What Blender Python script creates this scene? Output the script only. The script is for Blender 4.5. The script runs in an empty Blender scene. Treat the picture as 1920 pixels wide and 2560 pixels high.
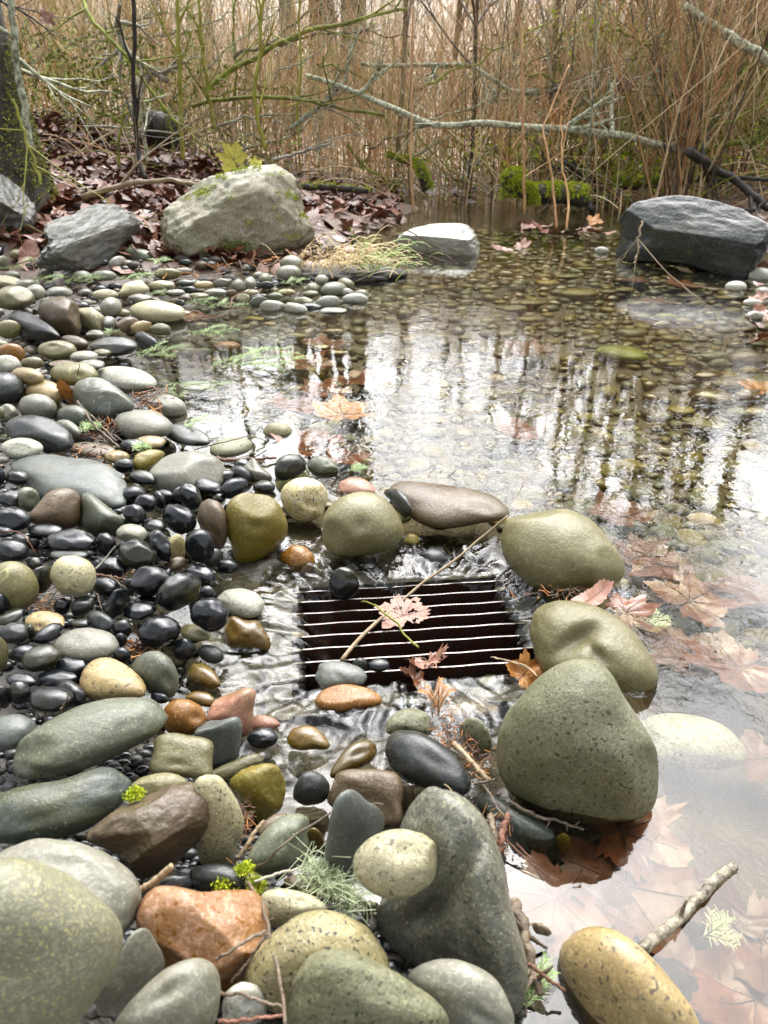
import bpy, math, random
import numpy as np
from mathutils import Vector
R = math.radians
sc = bpy.context.scene
col = sc.collection

# ------------------------------------------------------------------ camera, sky, sun, exposure
CAM_H, PITCH, FPX = 0.85, R(28.0), 1923.5           # camera height (m), downward tilt, focal length in photo pixels (1920 x 2560)
cd = bpy.data.cameras.new('camera'); cam = bpy.data.objects.new('camera', cd); col.objects.link(cam)
cam.location = (0, 0, CAM_H); cam.rotation_euler = (R(90) - PITCH, 0, 0)
cd.sensor_fit = 'VERTICAL'; cd.sensor_height = 36; cd.lens = 36 * FPX / 2560
cd.clip_start = 0.02; cd.clip_end = 500
cd.dof.use_dof = True; cd.dof.focus_distance = 1.65; cd.dof.aperture_fstop = 9.0
sc.camera = cam
world = bpy.data.worlds.new('World'); sc.world = world; world.use_nodes = True
wn = world.node_tree; wn.nodes.clear()
SUN_EL, SUN_AZ = R(52), R(8)
sky = wn.nodes.new('ShaderNodeTexSky'); sky.sky_type = 'NISHITA'; sky.sun_disc = False
sky.sun_elevation = SUN_EL; sky.sun_rotation = SUN_AZ; sky.air_density = 1.0; sky.dust_density = 5.0; sky.ozone_density = 1.0
hs = wn.nodes.new('ShaderNodeHueSaturation'); hs.inputs['Saturation'].default_value = 0.22
bg = wn.nodes.new('ShaderNodeBackground'); bg.inputs['Strength'].default_value = 0.09
wo = wn.nodes.new('ShaderNodeOutputWorld')
wn.links.new(sky.outputs[0], hs.inputs['Color']); wn.links.new(hs.outputs[0], bg.inputs['Color']); wn.links.new(bg.outputs[0], wo.inputs[0])
sl = bpy.data.lights.new('sun', 'SUN'); sl.energy = 1.5; sl.angle = R(76); sl.color = (.97, .98, 1)
so = bpy.data.objects.new('sun', sl); col.objects.link(so)
sd = Vector((math.sin(SUN_AZ) * math.cos(SUN_EL), math.cos(SUN_AZ) * math.cos(SUN_EL), math.sin(SUN_EL)))
so.rotation_euler = sd.to_track_quat('Z', 'Y').to_euler(); so.location = sd * 30
sc.view_settings.view_transform = 'Standard'; sc.view_settings.look = 'None'
sc.view_settings.exposure = 2.15; sc.view_settings.gamma = 1
sc.cycles.max_bounces = 8; sc.cycles.transparent_max_bounces = 16; sc.cycles.diffuse_bounces = 3; sc.cycles.glossy_bounces = 3
sc.cycles.use_denoising = True

# ------------------------------------------------------------------ numbers: pixels of the photo to the ground, noise
CP, SP = math.cos(PITCH), math.sin(PITCH)
VR = np.array([1., 0, 0]); VF = np.array([0, CP, -SP]); VU = np.array([0, SP, CP]); C0 = np.array([0, 0, CAM_H])
TILE = {'A': (0, 540, 960/1659), 'B': (0, 1100, 760/1659), 'C': (600, 1100, 760/1659), 'D': (1160, 1100, 760/1659),
        'E': (0, 1760, 760/1659), 'F': (600, 1760, 760/1659), 'G': (1160, 1760, 760/1659), 'H': (0, 0, 960/1659),
        'I': (960, 0, 960/1659), 'J': (960, 540, 960/1659), 'W': (0, 0, 1920/1659)}
def px(t, p):
    x0, y0, s = TILE[t]
    p = np.asarray(p, float); return p * s + np.array([x0, y0])
def ray(p):
    return VF + VR * ((p[0] - 960) / FPX) - VU * ((p[1] - 1280) / FPX)
def onz(p, z):                                       # where the line of sight meets height z
    d = ray(p); return C0 + d * ((z - CAM_H) / d[2])
def ony(p, y):                                       # where it meets distance y
    d = ray(p); return C0 + d * (y / d[1])
def at(t, x, y, z=0.): return onz(px(t, (x, y)), z)
def aty(t, x, y, Y): return ony(px(t, (x, y)), Y)

rng = np.random.RandomState(7)
_perm = np.concatenate([rng.permutation(256)] * 3)
_grad = rng.normal(size=(256, 3)); _grad /= np.linalg.norm(_grad, axis=1)[:, None]
def perlin(P):
    P = np.asarray(P, float); I = np.floor(P).astype(int); F = P - I; U = F * F * F * (F * (F * 6 - 15) + 10); I &= 255
    out = 0
    for dx in (0, 1):
        for dy in (0, 1):
            for dz in (0, 1):
                h = _perm[_perm[_perm[I[:, 0] + dx] + I[:, 1] + dy] + I[:, 2] + dz]
                g = _grad[h]
                d = g[:, 0] * (F[:, 0] - dx) + g[:, 1] * (F[:, 1] - dy) + g[:, 2] * (F[:, 2] - dz)
                w = (U[:, 0] if dx else 1 - U[:, 0]) * (U[:, 1] if dy else 1 - U[:, 1]) * (U[:, 2] if dz else 1 - U[:, 2])
                out = out + d * w
    return out
def fbm(P, n=3):
    P = np.asarray(P, float); return sum(perlin(P * 2**i + 17.3 * i) / 2**i for i in range(n))
def sstep(a, b, x):
    t = np.clip((x - a) / (b - a), 0, 1); return t * t * (3 - 2 * t)

# ------------------------------------------------------------------ objects
def tag(o, label=None, cat=None, group=None, kind=None):
    for k, v in (('label', label), ('category', cat), ('group', group), ('kind', kind)):
        if v: o[k] = v
    return o
def mesh_obj(name, V, F, mats, parent=None, loc=(0, 0, 0), smooth=True, midx=None):
    me = bpy.data.meshes.new(name); V = np.asarray(V, float).reshape(-1, 3)
    if isinstance(F, np.ndarray) and F.ndim == 2:
        k = F.shape[1]; me.vertices.add(len(V)); me.vertices.foreach_set('co', V.ravel())
        me.loops.add(F.size); me.loops.foreach_set('vertex_index', F.ravel().astype(np.int32))
        me.polygons.add(len(F)); me.polygons.foreach_set('loop_start', np.arange(len(F), dtype=np.int32) * k)
        me.polygons.foreach_set('loop_total', np.full(len(F), k, dtype=np.int32)); me.update(calc_edges=True); me.validate()
    else:
        me.from_pydata(V.tolist(), [], [list(f) for f in F]); me.update()
    for m in (mats if isinstance(mats, (list, tuple)) else [mats]): me.materials.append(m)
    if midx is not None and len(midx) == len(me.polygons): me.polygons.foreach_set('material_index', np.asarray(midx, np.int32))
    me.polygons.foreach_set('use_smooth', np.full(len(me.polygons), smooth))
    o = bpy.data.objects.new(name, me); col.objects.link(o); o.location = loc; o.parent = parent
    return o
def empty(name, loc=(0, 0, 0)):
    o = bpy.data.objects.new(name, None); col.objects.link(o); o.location = loc; o.empty_display_size = .05
    return o
class MB:                                            # gathers quads/triangles (as quads or tris) of one mesh
    def __init__(s): s.V, s.F, s.M, s.n = [], [], [], 0
    def add(s, V, F, m=0):
        V = np.asarray(V, float); F = np.asarray(F, int)
        if F.shape[1] == 3: F = np.c_[F, F[:, 2]]
        s.V.append(V); s.F.append(F + s.n); s.M.append(np.full(len(F), m)); s.n += len(V)
    def tube(s, P, r, k=5, m=0, cap=True):
        P = np.asarray(P, float); n = len(P); r = np.broadcast_to(np.asarray(r, float), (n,))
        T = np.gradient(P, axis=0); T /= np.linalg.norm(T, axis=1)[:, None] + 1e-12
        a = np.array([0, 0, 1.]) if abs(T[:, 2]).mean() < .8 else np.array([1., 0, 0])
        X = np.cross(T, a); X /= np.linalg.norm(X, axis=1)[:, None] + 1e-12; Y = np.cross(T, X)
        th = np.arange(k) * 2 * math.pi / k
        V = (P[:, None] + r[:, None, None] * (np.cos(th)[None, :, None] * X[:, None] + np.sin(th)[None, :, None] * Y[:, None])).reshape(-1, 3)
        i = np.arange(n - 1)[:, None] * k; j = np.arange(k)[None]; j2 = (j + 1) % k
        F = np.stack([i + j, i + j2, i + k + j2, i + k + j], -1).reshape(-1, 4)
        if cap:
            V = np.r_[V, P[:1], P[-1:]]; q = np.arange(k); q2 = (q + 1) % k; b = (n - 1) * k
            F = np.r_[F, np.c_[q2, q, np.full(k, n * k), np.full(k, n * k)], np.c_[b + q, b + q2, np.full(k, n * k + 1), np.full(k, n * k + 1)]]
        s.add(V, F, m)
    def arrays(s): return np.concatenate(s.V), np.concatenate(s.F), np.concatenate(s.M)
    def build(s, name, mats, parent=None, loc=(0, 0, 0), smooth=True):
        V, F, M = s.arrays(); L = [list(dict.fromkeys(f)) for f in F.tolist()]
        return mesh_obj(name, V, L, mats, parent, loc, smooth, M)
def curve(P, n=24, wob=0., seed=0):                 # smooth path through points
    P = np.asarray(P, float); 
    if len(P) == 2: P = np.r_[P[:1], (P[:1] + P[1:]) / 2, P[1:]]
    d = np.r_[0, np.cumsum(np.linalg.norm(np.diff(P, axis=0), axis=1))]; t = np.linspace(0, d[-1], n)
    Q = np.c_[P[:1] * 2 - P[1:2], P[-1:] * 2 - P[-2:-1]].reshape(2, 3); PP = np.r_[Q[:1], P, Q[1:]]
    i = np.clip(np.searchsorted(d, t, 'right') - 1, 0, len(P) - 2); u = ((t - d[i]) / (d[i + 1] - d[i] + 1e-9))[:, None]
    p0, p1, p2, p3 = PP[i], PP[i + 1], PP[i + 2], PP[i + 3]
    O = .5 * (2 * p1 + (p2 - p0) * u + (2 * p0 - 5 * p1 + 4 * p2 - p3) * u**2 + (3 * p1 - p0 - 3 * p2 + p3) * u**3)
    if wob:
        s = np.c_[t / d[-1] * 9, np.full(n, seed * 3.7), np.zeros(n)]
        O = O + wob * np.c_[perlin(s + 5), perlin(s + 31), perlin(s + 57)]
    return O

# ------------------------------------------------------------------ materials
class NT:
    def __init__(s, name):
        s.m = bpy.data.materials.new(name); s.m.use_nodes = True; s.t = s.m.node_tree; s.t.nodes.clear()
        s.out = s.n('ShaderNodeOutputMaterial'); s.co = s.n('ShaderNodeTexCoord')
    def n(s, k, **kw):
        o = s.t.nodes.new(k)
        for a, v in kw.items(): setattr(o, a, v)
        return o
    def l(s, a, b): s.t.links.new(a, b)
    def noise(s, scale, detail=3, rough=.55, coord=None, dist=0.):
        o = s.n('ShaderNodeTexNoise'); o.inputs['Scale'].default_value = scale; o.inputs['Detail'].default_value = detail
        o.inputs['Roughness'].default_value = rough; o.inputs['Distortion'].default_value = dist
        s.l(coord if coord is not None else s.co.outputs['Object'], o.inputs['Vector']); return o.outputs['Fac']
    def ramp(s, fac, a, b, ca=(0, 0, 0, 1), cb=(1, 1, 1, 1)):
        o = s.n('ShaderNodeValToRGB'); e = o.color_ramp.elements
        e[0].position = a; e[1].position = b; e[0].color = c4(ca); e[1].color = c4(cb); s.l(fac, o.inputs[0]); return o.outputs[0]
    def mix(s, fac, a, b, mode='MIX'):
        o = s.n('ShaderNodeMix', data_type='RGBA', blend_type=mode)
        for v, i in ((fac, 0), (a, 6), (b, 7)):
            if hasattr(v, 'node'): s.l(v, o.inputs[i])
            else: o.inputs[i].default_value = v if i == 0 else c4(v)
        return o.outputs[2]
    def math(s, op, a, b=0., c=0.):
        o = s.n('ShaderNodeMath', operation=op)
        for v, i in ((a, 0), (b, 1), (c, 2)):
            if hasattr(v, 'node'): s.l(v, o.inputs[i])
            else: o.inputs[i].default_value = v
        return o.outputs[0]
    def bump(s, h, strength, dist, normal=None):
        o = s.n('ShaderNodeBump')
        if hasattr(strength, 'node'): s.l(strength, o.inputs['Strength'])
        else: o.inputs['Strength'].default_value = strength
        o.inputs['Distance'].default_value = dist
        s.l(h, o.inputs['Height'])
        if normal is not None: s.l(normal, o.inputs['Normal'])
        return o.outputs[0]
    def bsdf(s, color, rough=.5, normal=None, metal=0., spec=.5, coat=0.):
        o = s.n('ShaderNodeBsdfPrincipled')
        for v, k in ((color, 'Base Color'), (rough, 'Roughness'), (metal, 'Metallic'), (spec, 'Specular IOR Level'), (coat, 'Coat Weight')):
            if hasattr(v, 'node'): s.l(v, o.inputs[k])
            else: o.inputs[k].default_value = c4(v) if k == 'Base Color' else v
        if coat: o.inputs['Coat Roughness'].default_value = .12
        if normal is not None: s.l(normal, o.inputs['Normal'])
        s.l(o.outputs[0], s.out.inputs[0]); return o
    def rnd(s): return s.n('ShaderNodeObjectInfo').outputs['Random']
def c4(c): return tuple(c) if len(c) == 4 else (*c, 1.)

def stone_mat(name, c1, c2, speck=None, amount=.62, sscale=260, rough=.38, bump=.5, grain=90, dark=None, patch=9, spec=.5, coat=0.):
    t = NT(name); off = t.n('ShaderNodeVectorMath', operation='ADD'); r = t.rnd()
    cm = t.n('ShaderNodeCombineXYZ'); t.l(t.math('MULTIPLY', r, 37.), cm.inputs[0]); t.l(t.math('MULTIPLY', r, 91.), cm.inputs[1])
    t.l(t.co.outputs['Object'], off.inputs[0]); t.l(cm.outputs[0], off.inputs[1]); co = off.outputs[0]
    big = t.noise(patch, 5, .65, co, .6); fine = t.noise(grain * 1.6, 5, .75, co); mid = t.noise(34, 4, .65, co, .5)
    c = t.mix(t.ramp(big, .38, .62), c1, c2)
    c = t.mix(t.math('MULTIPLY', t.ramp(mid, .52, .70), .45), c, tuple(v * .55 for v in c1[:3]))
    c = t.mix(t.math('MULTIPLY', t.ramp(fine, .48, .68), .55), c, tuple(v * 1.9 for v in c1[:3]))
    c = t.mix(t.math('MULTIPLY', t.ramp(fine, .46, .30), .5), c, tuple(v * .4 for v in c1[:3]))
    film = t.noise(5.5, 5, .7, co, .8); c = t.mix(t.math('MULTIPLY', t.ramp(film, .52, .66), .38), c, (.085, .078, .03))
    vein = t.math('ABSOLUTE', t.math('SUBTRACT', t.noise(7, 3, .5, co, .6), .5)); c = t.mix(t.math('MULTIPLY', t.math('MULTIPLY', t.ramp(vein, .003, .010, (1, 1, 1), (0, 0, 0)), t.math('GREATER_THAN', t.rnd(), .8)), .4), c, tuple(min(.42, v * 3.2) for v in c1[:3]))
    if speck:
        v = t.noise(sscale, 2, .5, co); c = t.mix(t.ramp(v, amount, amount + .06), c, speck)
    if dark:
        v = t.noise(sscale * .8, 2, .5, co, .3); c = t.mix(t.ramp(v, .60, .66), c, dark)
    hsv = t.n('ShaderNodeHueSaturation'); t.l(c, hsv.inputs['Color']); hsv.inputs['Saturation'].default_value = 1.22
    t.l(t.math('MULTIPLY_ADD', t.rnd(), .5, .75), hsv.inputs['Value'])
    rr = t.math('MULTIPLY_ADD', t.ramp(t.noise(14, 3, .6, co), .35, .65), .24, rough - .18)
    b = t.bump(mid, bump * .5, .006); b = t.bump(fine, bump * 1.1, .0026, b); b = t.bump(t.noise(grain * 4, 2, .6, co), bump * .7, .0009, b)
    t.bsdf(hsv.outputs[0], rr, b, spec=spec, coat=coat); return t.m
M = {}
M['black'] = stone_mat('black_stone', (.006, .007, .008), (.013, .015, .017), (.04, .045, .05), .68, 300, .24, .14, 120, spec=.55)
M['charcoal'] = stone_mat('charcoal_stone', (0.022, 0.024, 0.023), (0.04, 0.043, 0.04), (.10, .11, .10), .66, 300, .36, .3, 90)
M['slate'] = stone_mat('slate_stone', (0.1, 0.108, 0.098), (0.15, 0.158, 0.14), (.17, .19, .17), .66, 320, .42, .35, 100)
M['greygreen'] = stone_mat('grey_green_stone', (0.11, 0.12, 0.085), (0.165, 0.17, 0.125), (.24, .25, .15), .64, 230, .42, .45, 90)
M['darkgreen'] = stone_mat('dark_green_stone', (0.04, 0.05, 0.04), (0.075, 0.085, 0.065), (.20, .22, .13), .66, 260, .36, .4, 90)
M['olive'] = stone_mat('olive_stone', (0.145, 0.132, 0.066), (0.215, 0.2, 0.12), (.22, .22, .12), .66, 260, .40, .5, 100)
M['mossolive'] = stone_mat('mossy_olive_stone', (0.175, 0.175, 0.105), (0.25, 0.245, 0.165), (.24, .25, .14), .64, 220, .45, .7, 120, (.045, .05, .022))
M['ochre'] = stone_mat('ochre_stone', (0.2, 0.16, 0.045), (0.28, 0.23, 0.085), (.32, .28, .14), .64, 240, .36, .6, 100)
M['tan'] = stone_mat('tan_stone', (0.36, 0.275, 0.15), (0.45, 0.37, 0.23), (.13, .10, .06), .68, 200, .42, .3, 80, (.11, .09, .06))
M['cream'] = stone_mat('cream_stone', (0.42, 0.39, 0.25), (0.54, 0.5, 0.36), (.16, .15, .10), .64, 260, .46, .5, 90, (.12, .11, .08))
M['granite'] = stone_mat('speckled_granite', (0.44, 0.38, 0.21), (0.54, 0.48, 0.31), (.5, .46, .34), .62, 300, .42, .5, 120, (.025, .025, .025))
M['pale'] = stone_mat('pale_grey_stone', (0.33, 0.325, 0.265), (0.44, 0.43, 0.36), (.42, .42, .34), .62, 240, .48, .4, 90, (.14, .14, .12))
M['grey'] = stone_mat('grey_stone', (0.2, 0.195, 0.155), (0.29, 0.28, 0.23), (.28, .28, .22), .64, 240, .45, .4, 90)
M['wetgrey'] = stone_mat('wet_grey_stone', (.14, .14, .115), (.23, .225, .175), (.33, .32, .22), .62, 260, .30, .6, 70, (.06, .06, .05), 6)
M['brown'] = stone_mat('brown_stone', (0.115, 0.085, 0.055), (0.16, 0.125, 0.085), (.19, .15, .10), .66, 220, .36, .6, 70)
M['wetbrown'] = stone_mat('wet_brown_stone', (.11, .07, .022), (.15, .10, .04), (.22, .16, .08), .66, 260, .26, .35, 90, coat=.5)
M['banded'] = stone_mat('banded_rust_stone', (0.25, 0.135, 0.06), (0.4, 0.27, 0.205), (.16, .07, .02), .60, 120, .34, .5, 80, patch=6)
M['corner'] = stone_mat('pale_olive_stone', (0.25, 0.245, 0.175), (0.33, 0.32, 0.235), (.46, .43, .22), .60, 420, .45, .6, 90)
M['rust'] = stone_mat('rusty_stone', (0.228, 0.108, 0.038), (0.297, 0.183, 0.095), (.38, .26, .17), .62, 240, .36, .5, 80)
M['pink'] = stone_mat('pink_stone', (0.330, 0.187, 0.138), (0.396, 0.264, 0.198), (.2, .10, .06), .64, 220, .38, .5, 80)
M['wetboulder'] = stone_mat('wet_black_boulder_stone', (0.016, 0.019, 0.017), (0.034, 0.038, 0.034), (.10, .11, .10), .64, 150, .27, .9, 45, (.015, .016, .015), 4, spec=.55, coat=.15)
M['boulder'] = stone_mat('boulder_stone', (0.2, 0.185, 0.125), (0.33, 0.31, 0.23), (.30, .29, .22), .60, 160, .65, 1.0, 60, (.06, .06, .045), 5)
M['boulderdark'] = stone_mat('dark_boulder_stone', (0.07, 0.07, 0.06), (0.15, 0.145, 0.12), (.14, .15, .13), .62, 150, .42, 1.0, 45, (.02, .022, .02), 4)
M['bouldergrey'] = stone_mat('grey_boulder_stone', (0.161, 0.161, 0.142), (0.250, 0.250, 0.221), (.24, .24, .21), .60, 150, .6, 1.0, 50, (.04, .04, .035), 5)

def simple_mat(name, c1, c2, scale=20, rough=.6, bump=.3, bs=60, spec=.4, rnd=.5):
    t = NT(name); c = t.mix(t.ramp(t.noise(scale, 4), .35, .65), c1, c2)
    h = t.n('ShaderNodeHueSaturation'); t.l(c, h.inputs['Color']); t.l(t.math('MULTIPLY_ADD', t.rnd(), rnd, 1 - rnd / 2), h.inputs['Value'])
    t.bsdf(h.outputs[0], rough, t.bump(t.noise(bs, 3), bump, .003), spec=spec); return t.m
M['soil'] = simple_mat('wet_soil', (.012, .010, .007), (.05, .04, .026), 25, .55, 1., 90)
M['bark'] = simple_mat('grey_bark', (.20, .18, .13), (.34, .32, .25), 14, .7, .6, 120)
M['twigbrown'] = simple_mat('brown_twig_bark', (.07, .05, .032), (.15, .11, .07), 40, .5, .8, 250)
M['twiglichen'] = simple_mat('lichen_flecked_bark', (.035, .025, .018), (.30, .27, .19), 110, .5, .8, 200)
M['rusttwig'] = simple_mat('rust_twig_bark', (.10, .04, .022), (.19, .085, .05), 40, .5, .8, 250)
M['greenstone'] = stone_mat('algae_green_stone', (.13, .16, .02), (.20, .22, .04), (.26, .27, .08), .6, 300, .5, .5, 90)
M['twigtan'] = simple_mat('tan_twig_bark', (.24, .17, .09), (.34, .26, .16), 40, .5, .5, 250)
M['twigred'] = simple_mat('red_brown_bark', (.44, .22, .09), (.62, .38, .18), 10, .55, .4, 150)
M['stemtan'] = simple_mat('straw_stem', (.60, .45, .24), (.78, .62, .38), 10, .6, .3, 150)
M['stemolive'] = simple_mat('olive_stem', (.20, .20, .025), (.34, .33, .06), 10, .6, .4, 120)
M['darkbark'] = simple_mat('dark_wet_bark', (.014, .011, .008), (.05, .042, .03), 12, .6, 1., 60)
M['lichenbark'] = simple_mat('lichen_bark', (.11, .105, .06), (.50, .52, .37), 34, .75, 1., 90)
M['mossbark'] = simple_mat('mossy_bark', (.11, .11, .03), (.26, .29, .04), 14, .8, .9, 80)
M['moss'] = simple_mat('bright_moss', (.22, .28, .006), (.44, .49, .02), 60, .8, .5, 200)
M['darkmoss'] = simple_mat('dark_moss', (.09, .12, .008), (.24, .30, .015), 30, .85, .8, 120)
M['needle'] = simple_mat('fir_needles', (.15, .25, .06), (.30, .42, .14), 60, .45, .1, 100)
M['lichen'] = simple_mat('beard_lichen', (.55, .64, .36), (.72, .78, .52), 60, .8, .1, 100)
M['grass'] = simple_mat('dry_grass', (.34, .24, .10), (.52, .40, .20), 20, .6, .1, 100)
M['greengrass'] = simple_mat('green_grass', (.16, .25, .03), (.30, .40, .07), 20, .55, .1, 100)
M['cedar'] = simple_mat('dead_cedar', (.42, .15, .03), (.58, .26, .07), 50, .6, .2, 100)
def leaf_mat(name, c1, c2, rough=.45):
    t = NT(name); n = t.noise(28, 4, .6); c = t.mix(t.ramp(n, .32, .68), c1, c2)
    c = t.mix(t.ramp(t.noise(140, 2), .6, .72), c, tuple(v * .45 for v in c1))
    t.bsdf(c, rough, t.bump(t.noise(45, 4), .7, .003), spec=.5); return t.m
M['leafpale'] = leaf_mat('pale_dead_leaf', (.19, .08, .05), (.30, .155, .10), .5)
M['leafred'] = leaf_mat('red_brown_leaf', (.11, .036, .015), (.22, .085, .038), .3)
M['leafpink'] = leaf_mat('sunken_pink_leaf', (.075, .026, .015), (.16, .062, .038), .4)
M['leaforange'] = leaf_mat('orange_leaf', (.36, .13, .02), (.48, .22, .05), .4)
M['leafdark'] = leaf_mat('dark_leaf', (.06, .025, .014), (.13, .06, .03), .35)
M['leafyellow'] = leaf_mat('yellow_leaf', (.42, .38, .03), (.55, .48, .08), .5)

# ------------------------------------------------------------------ heights: pile of stones on the bank, ground below it, water levels
def idw(ctrl):
    P = np.array([[*onz(px('W', (x, y)), z)[:2], z] for x, y, z in ctrl if len((x, y, z)) == 3])
    return P
SURF = idw([(950,600,0),(800,640,0),(640,690,0),(420,740,0),(340,830,0),(430,920,0),(560,980,0),(640,1010,.0),(470,1150,.02),(470,1300,.01),(440,1440,0),(540,1570,-.01),(640,1680,-.01),
    (850,1600,-.02),(900,1750,0),(1060,1800,0),(1100,2000,0),(1130,2200,0),(0,560,.10),(0,640,.11),(0,800,.11),(0,1000,.09),(0,1200,.075),(0,1400,.07),(0,1600,.09),(0,1800,.12),(0,2000,.17),(0,2210,.20),
    (250,1000,.035),(250,1150,.05),(250,1300,.045),(250,1450,.05),(250,1600,.07),(300,1800,.08),(300,2000,.11),(300,2200,.15),(600,1850,.04),(600,2000,.07),(600,2200,.12),(900,1900,.03),(900,2050,.05),(900,2200,.09),
    (200,620,.06),(400,600,.045),(600,600,.03),(700,560,.04),(200,760,.055),(200,900,.05),(1200,700,-.02),(1300,1000,-.03),(1500,800,-.03),(1600,1300,-.03),(1400,1900,-.03),(1500,2200,-.03),(900,1300,-.06),(900,1500,-.05),
    (1200,1100,-.01),(1200,1350,-.02),(1250,1700,-.01)])
BED = np.r_[SURF - np.array([0, 0, .05]), idw([(1000,800,-.13),(1300,900,-.15),(1500,720,-.10),(1600,1000,-.13),(1300,1080,-.11),(1550,1500,-.11),(1400,1950,-.08),(1620,2200,-.09),(1640,640,-.05),(1000,560,-.10),
    (1100,480,-.10),(800,720,-.09),(700,850,-.11),(900,1000,-.11),(800,1100,-.09),(1400,500,-.10),(1250,480,-.1),(1600,1750,-.1)]),
    np.array([[-1.2,4.6,.06],[-2.2,4.6,.16],[-1.2,5.6,.14],[-2.4,6.2,.3],[-1.0,6.8,.12],[-2.2,8,.38],[-4,6,.5],[-4,9,.7],[-.3,7.6,.02],[1,8,-.07],[2.2,7.4,-.05],[3.2,6,.08],[3,8.5,.02],[4.5,8,.2],[.5,9.5,.02],[-1,9,.12],
    [-7,6,.8],[7,6,.4],[-3,2.6,.25],[-2.2,1.2,.2],[-2,.2,.25],[0,-.3,.12],[1.4,.2,-.08],[2.4,.3,-.05],[2.6,2,-.08],[3.2,3.4,.05],[4,4.5,.15],[3,1,-.05],[-4,2,.4],[-3,-3,.4],[0,-3,.2],[3,-3,0],[6,1,.2],[0,.25,.1]])]
def field(P, x, y, pw=2.2):
    x = np.asarray(x, float); y = np.asarray(y, float); sh = x.shape; x = x.ravel(); y = y.ravel(); out = np.empty(len(x))
    for i in range(0, len(x), 20000):
        d = ((x[i:i+20000, None] - P[None, :, 0])**2 + (y[i:i+20000, None] - P[None, :, 1])**2)
        w = 1 / (d + .004)**pw; out[i:i+20000] = (w * P[None, :, 2]).sum(1) / w.sum(1)
    return out.reshape(sh)
def surf(x, y): return float(field(SURF, np.array([x]), np.array([y]))[0])
def bed(x, y):
    z = field(BED, x, y); f = sstep(9.5, 24, y); return z * (1 - f) + f * (.1 + (np.asarray(y) - 9.5) * .3)

# ------------------------------------------------------------------ stones: each outline of the photo gets its own place, size and thickness
def ico(n):
    import bmesh
    b = bmesh.new(); bmesh.ops.create_icosphere(b, subdivisions=n, radius=1); b.verts.ensure_lookup_table()
    V = np.array([v.co[:] for v in b.verts]); F = np.array([[v.index for v in f.verts] for f in b.faces]); b.free(); return V, F
ICO = {n: ico(n) for n in (2, 3, 4, 5, 6)}
ELL = np.arange(28) * 2 * math.pi / 28
def outline(t, s):
    if isinstance(s, tuple):                         # (cx, cy, rx, ry[, tilt up to the right in degrees])
        cx, cy, rx, ry, *a = s; a = R(a[0] if a else 0)
        ex, ey = rx * np.cos(ELL), ry * np.sin(ELL)
        return px(t, np.c_[cx + ex * math.cos(a) + ey * math.sin(a), cy - ex * math.sin(a) + ey * math.cos(a)])
    return px(t, s)
def moments(P):
    x, y = P[:, 0], P[:, 1]; x2, y2 = np.roll(x, -1), np.roll(y, -1); c = x * y2 - x2 * y; A = c.sum() / 2
    cx = ((x + x2) * c).sum() / (6 * A); cy = ((y + y2) * c).sum() / (6 * A)
    sxx = ((x*x + x*x2 + x2*x2) * c).sum() / (12 * A) - cx*cx; syy = ((y*y + y*y2 + y2*y2) * c).sum() / (12 * A) - cy*cy
    sxy = ((x*y2 + 2*x*y + 2*x2*y2 + x2*y) * c).sum() / (24 * A) - cx*cy
    return np.array([cx, cy]), 4 * np.array([[sxx, -sxy], [-sxy, syy]])     # image y turned up
STONES = []                                          # (object, centre px, radius px, anchor phrase)
_sn = [0]
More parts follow.
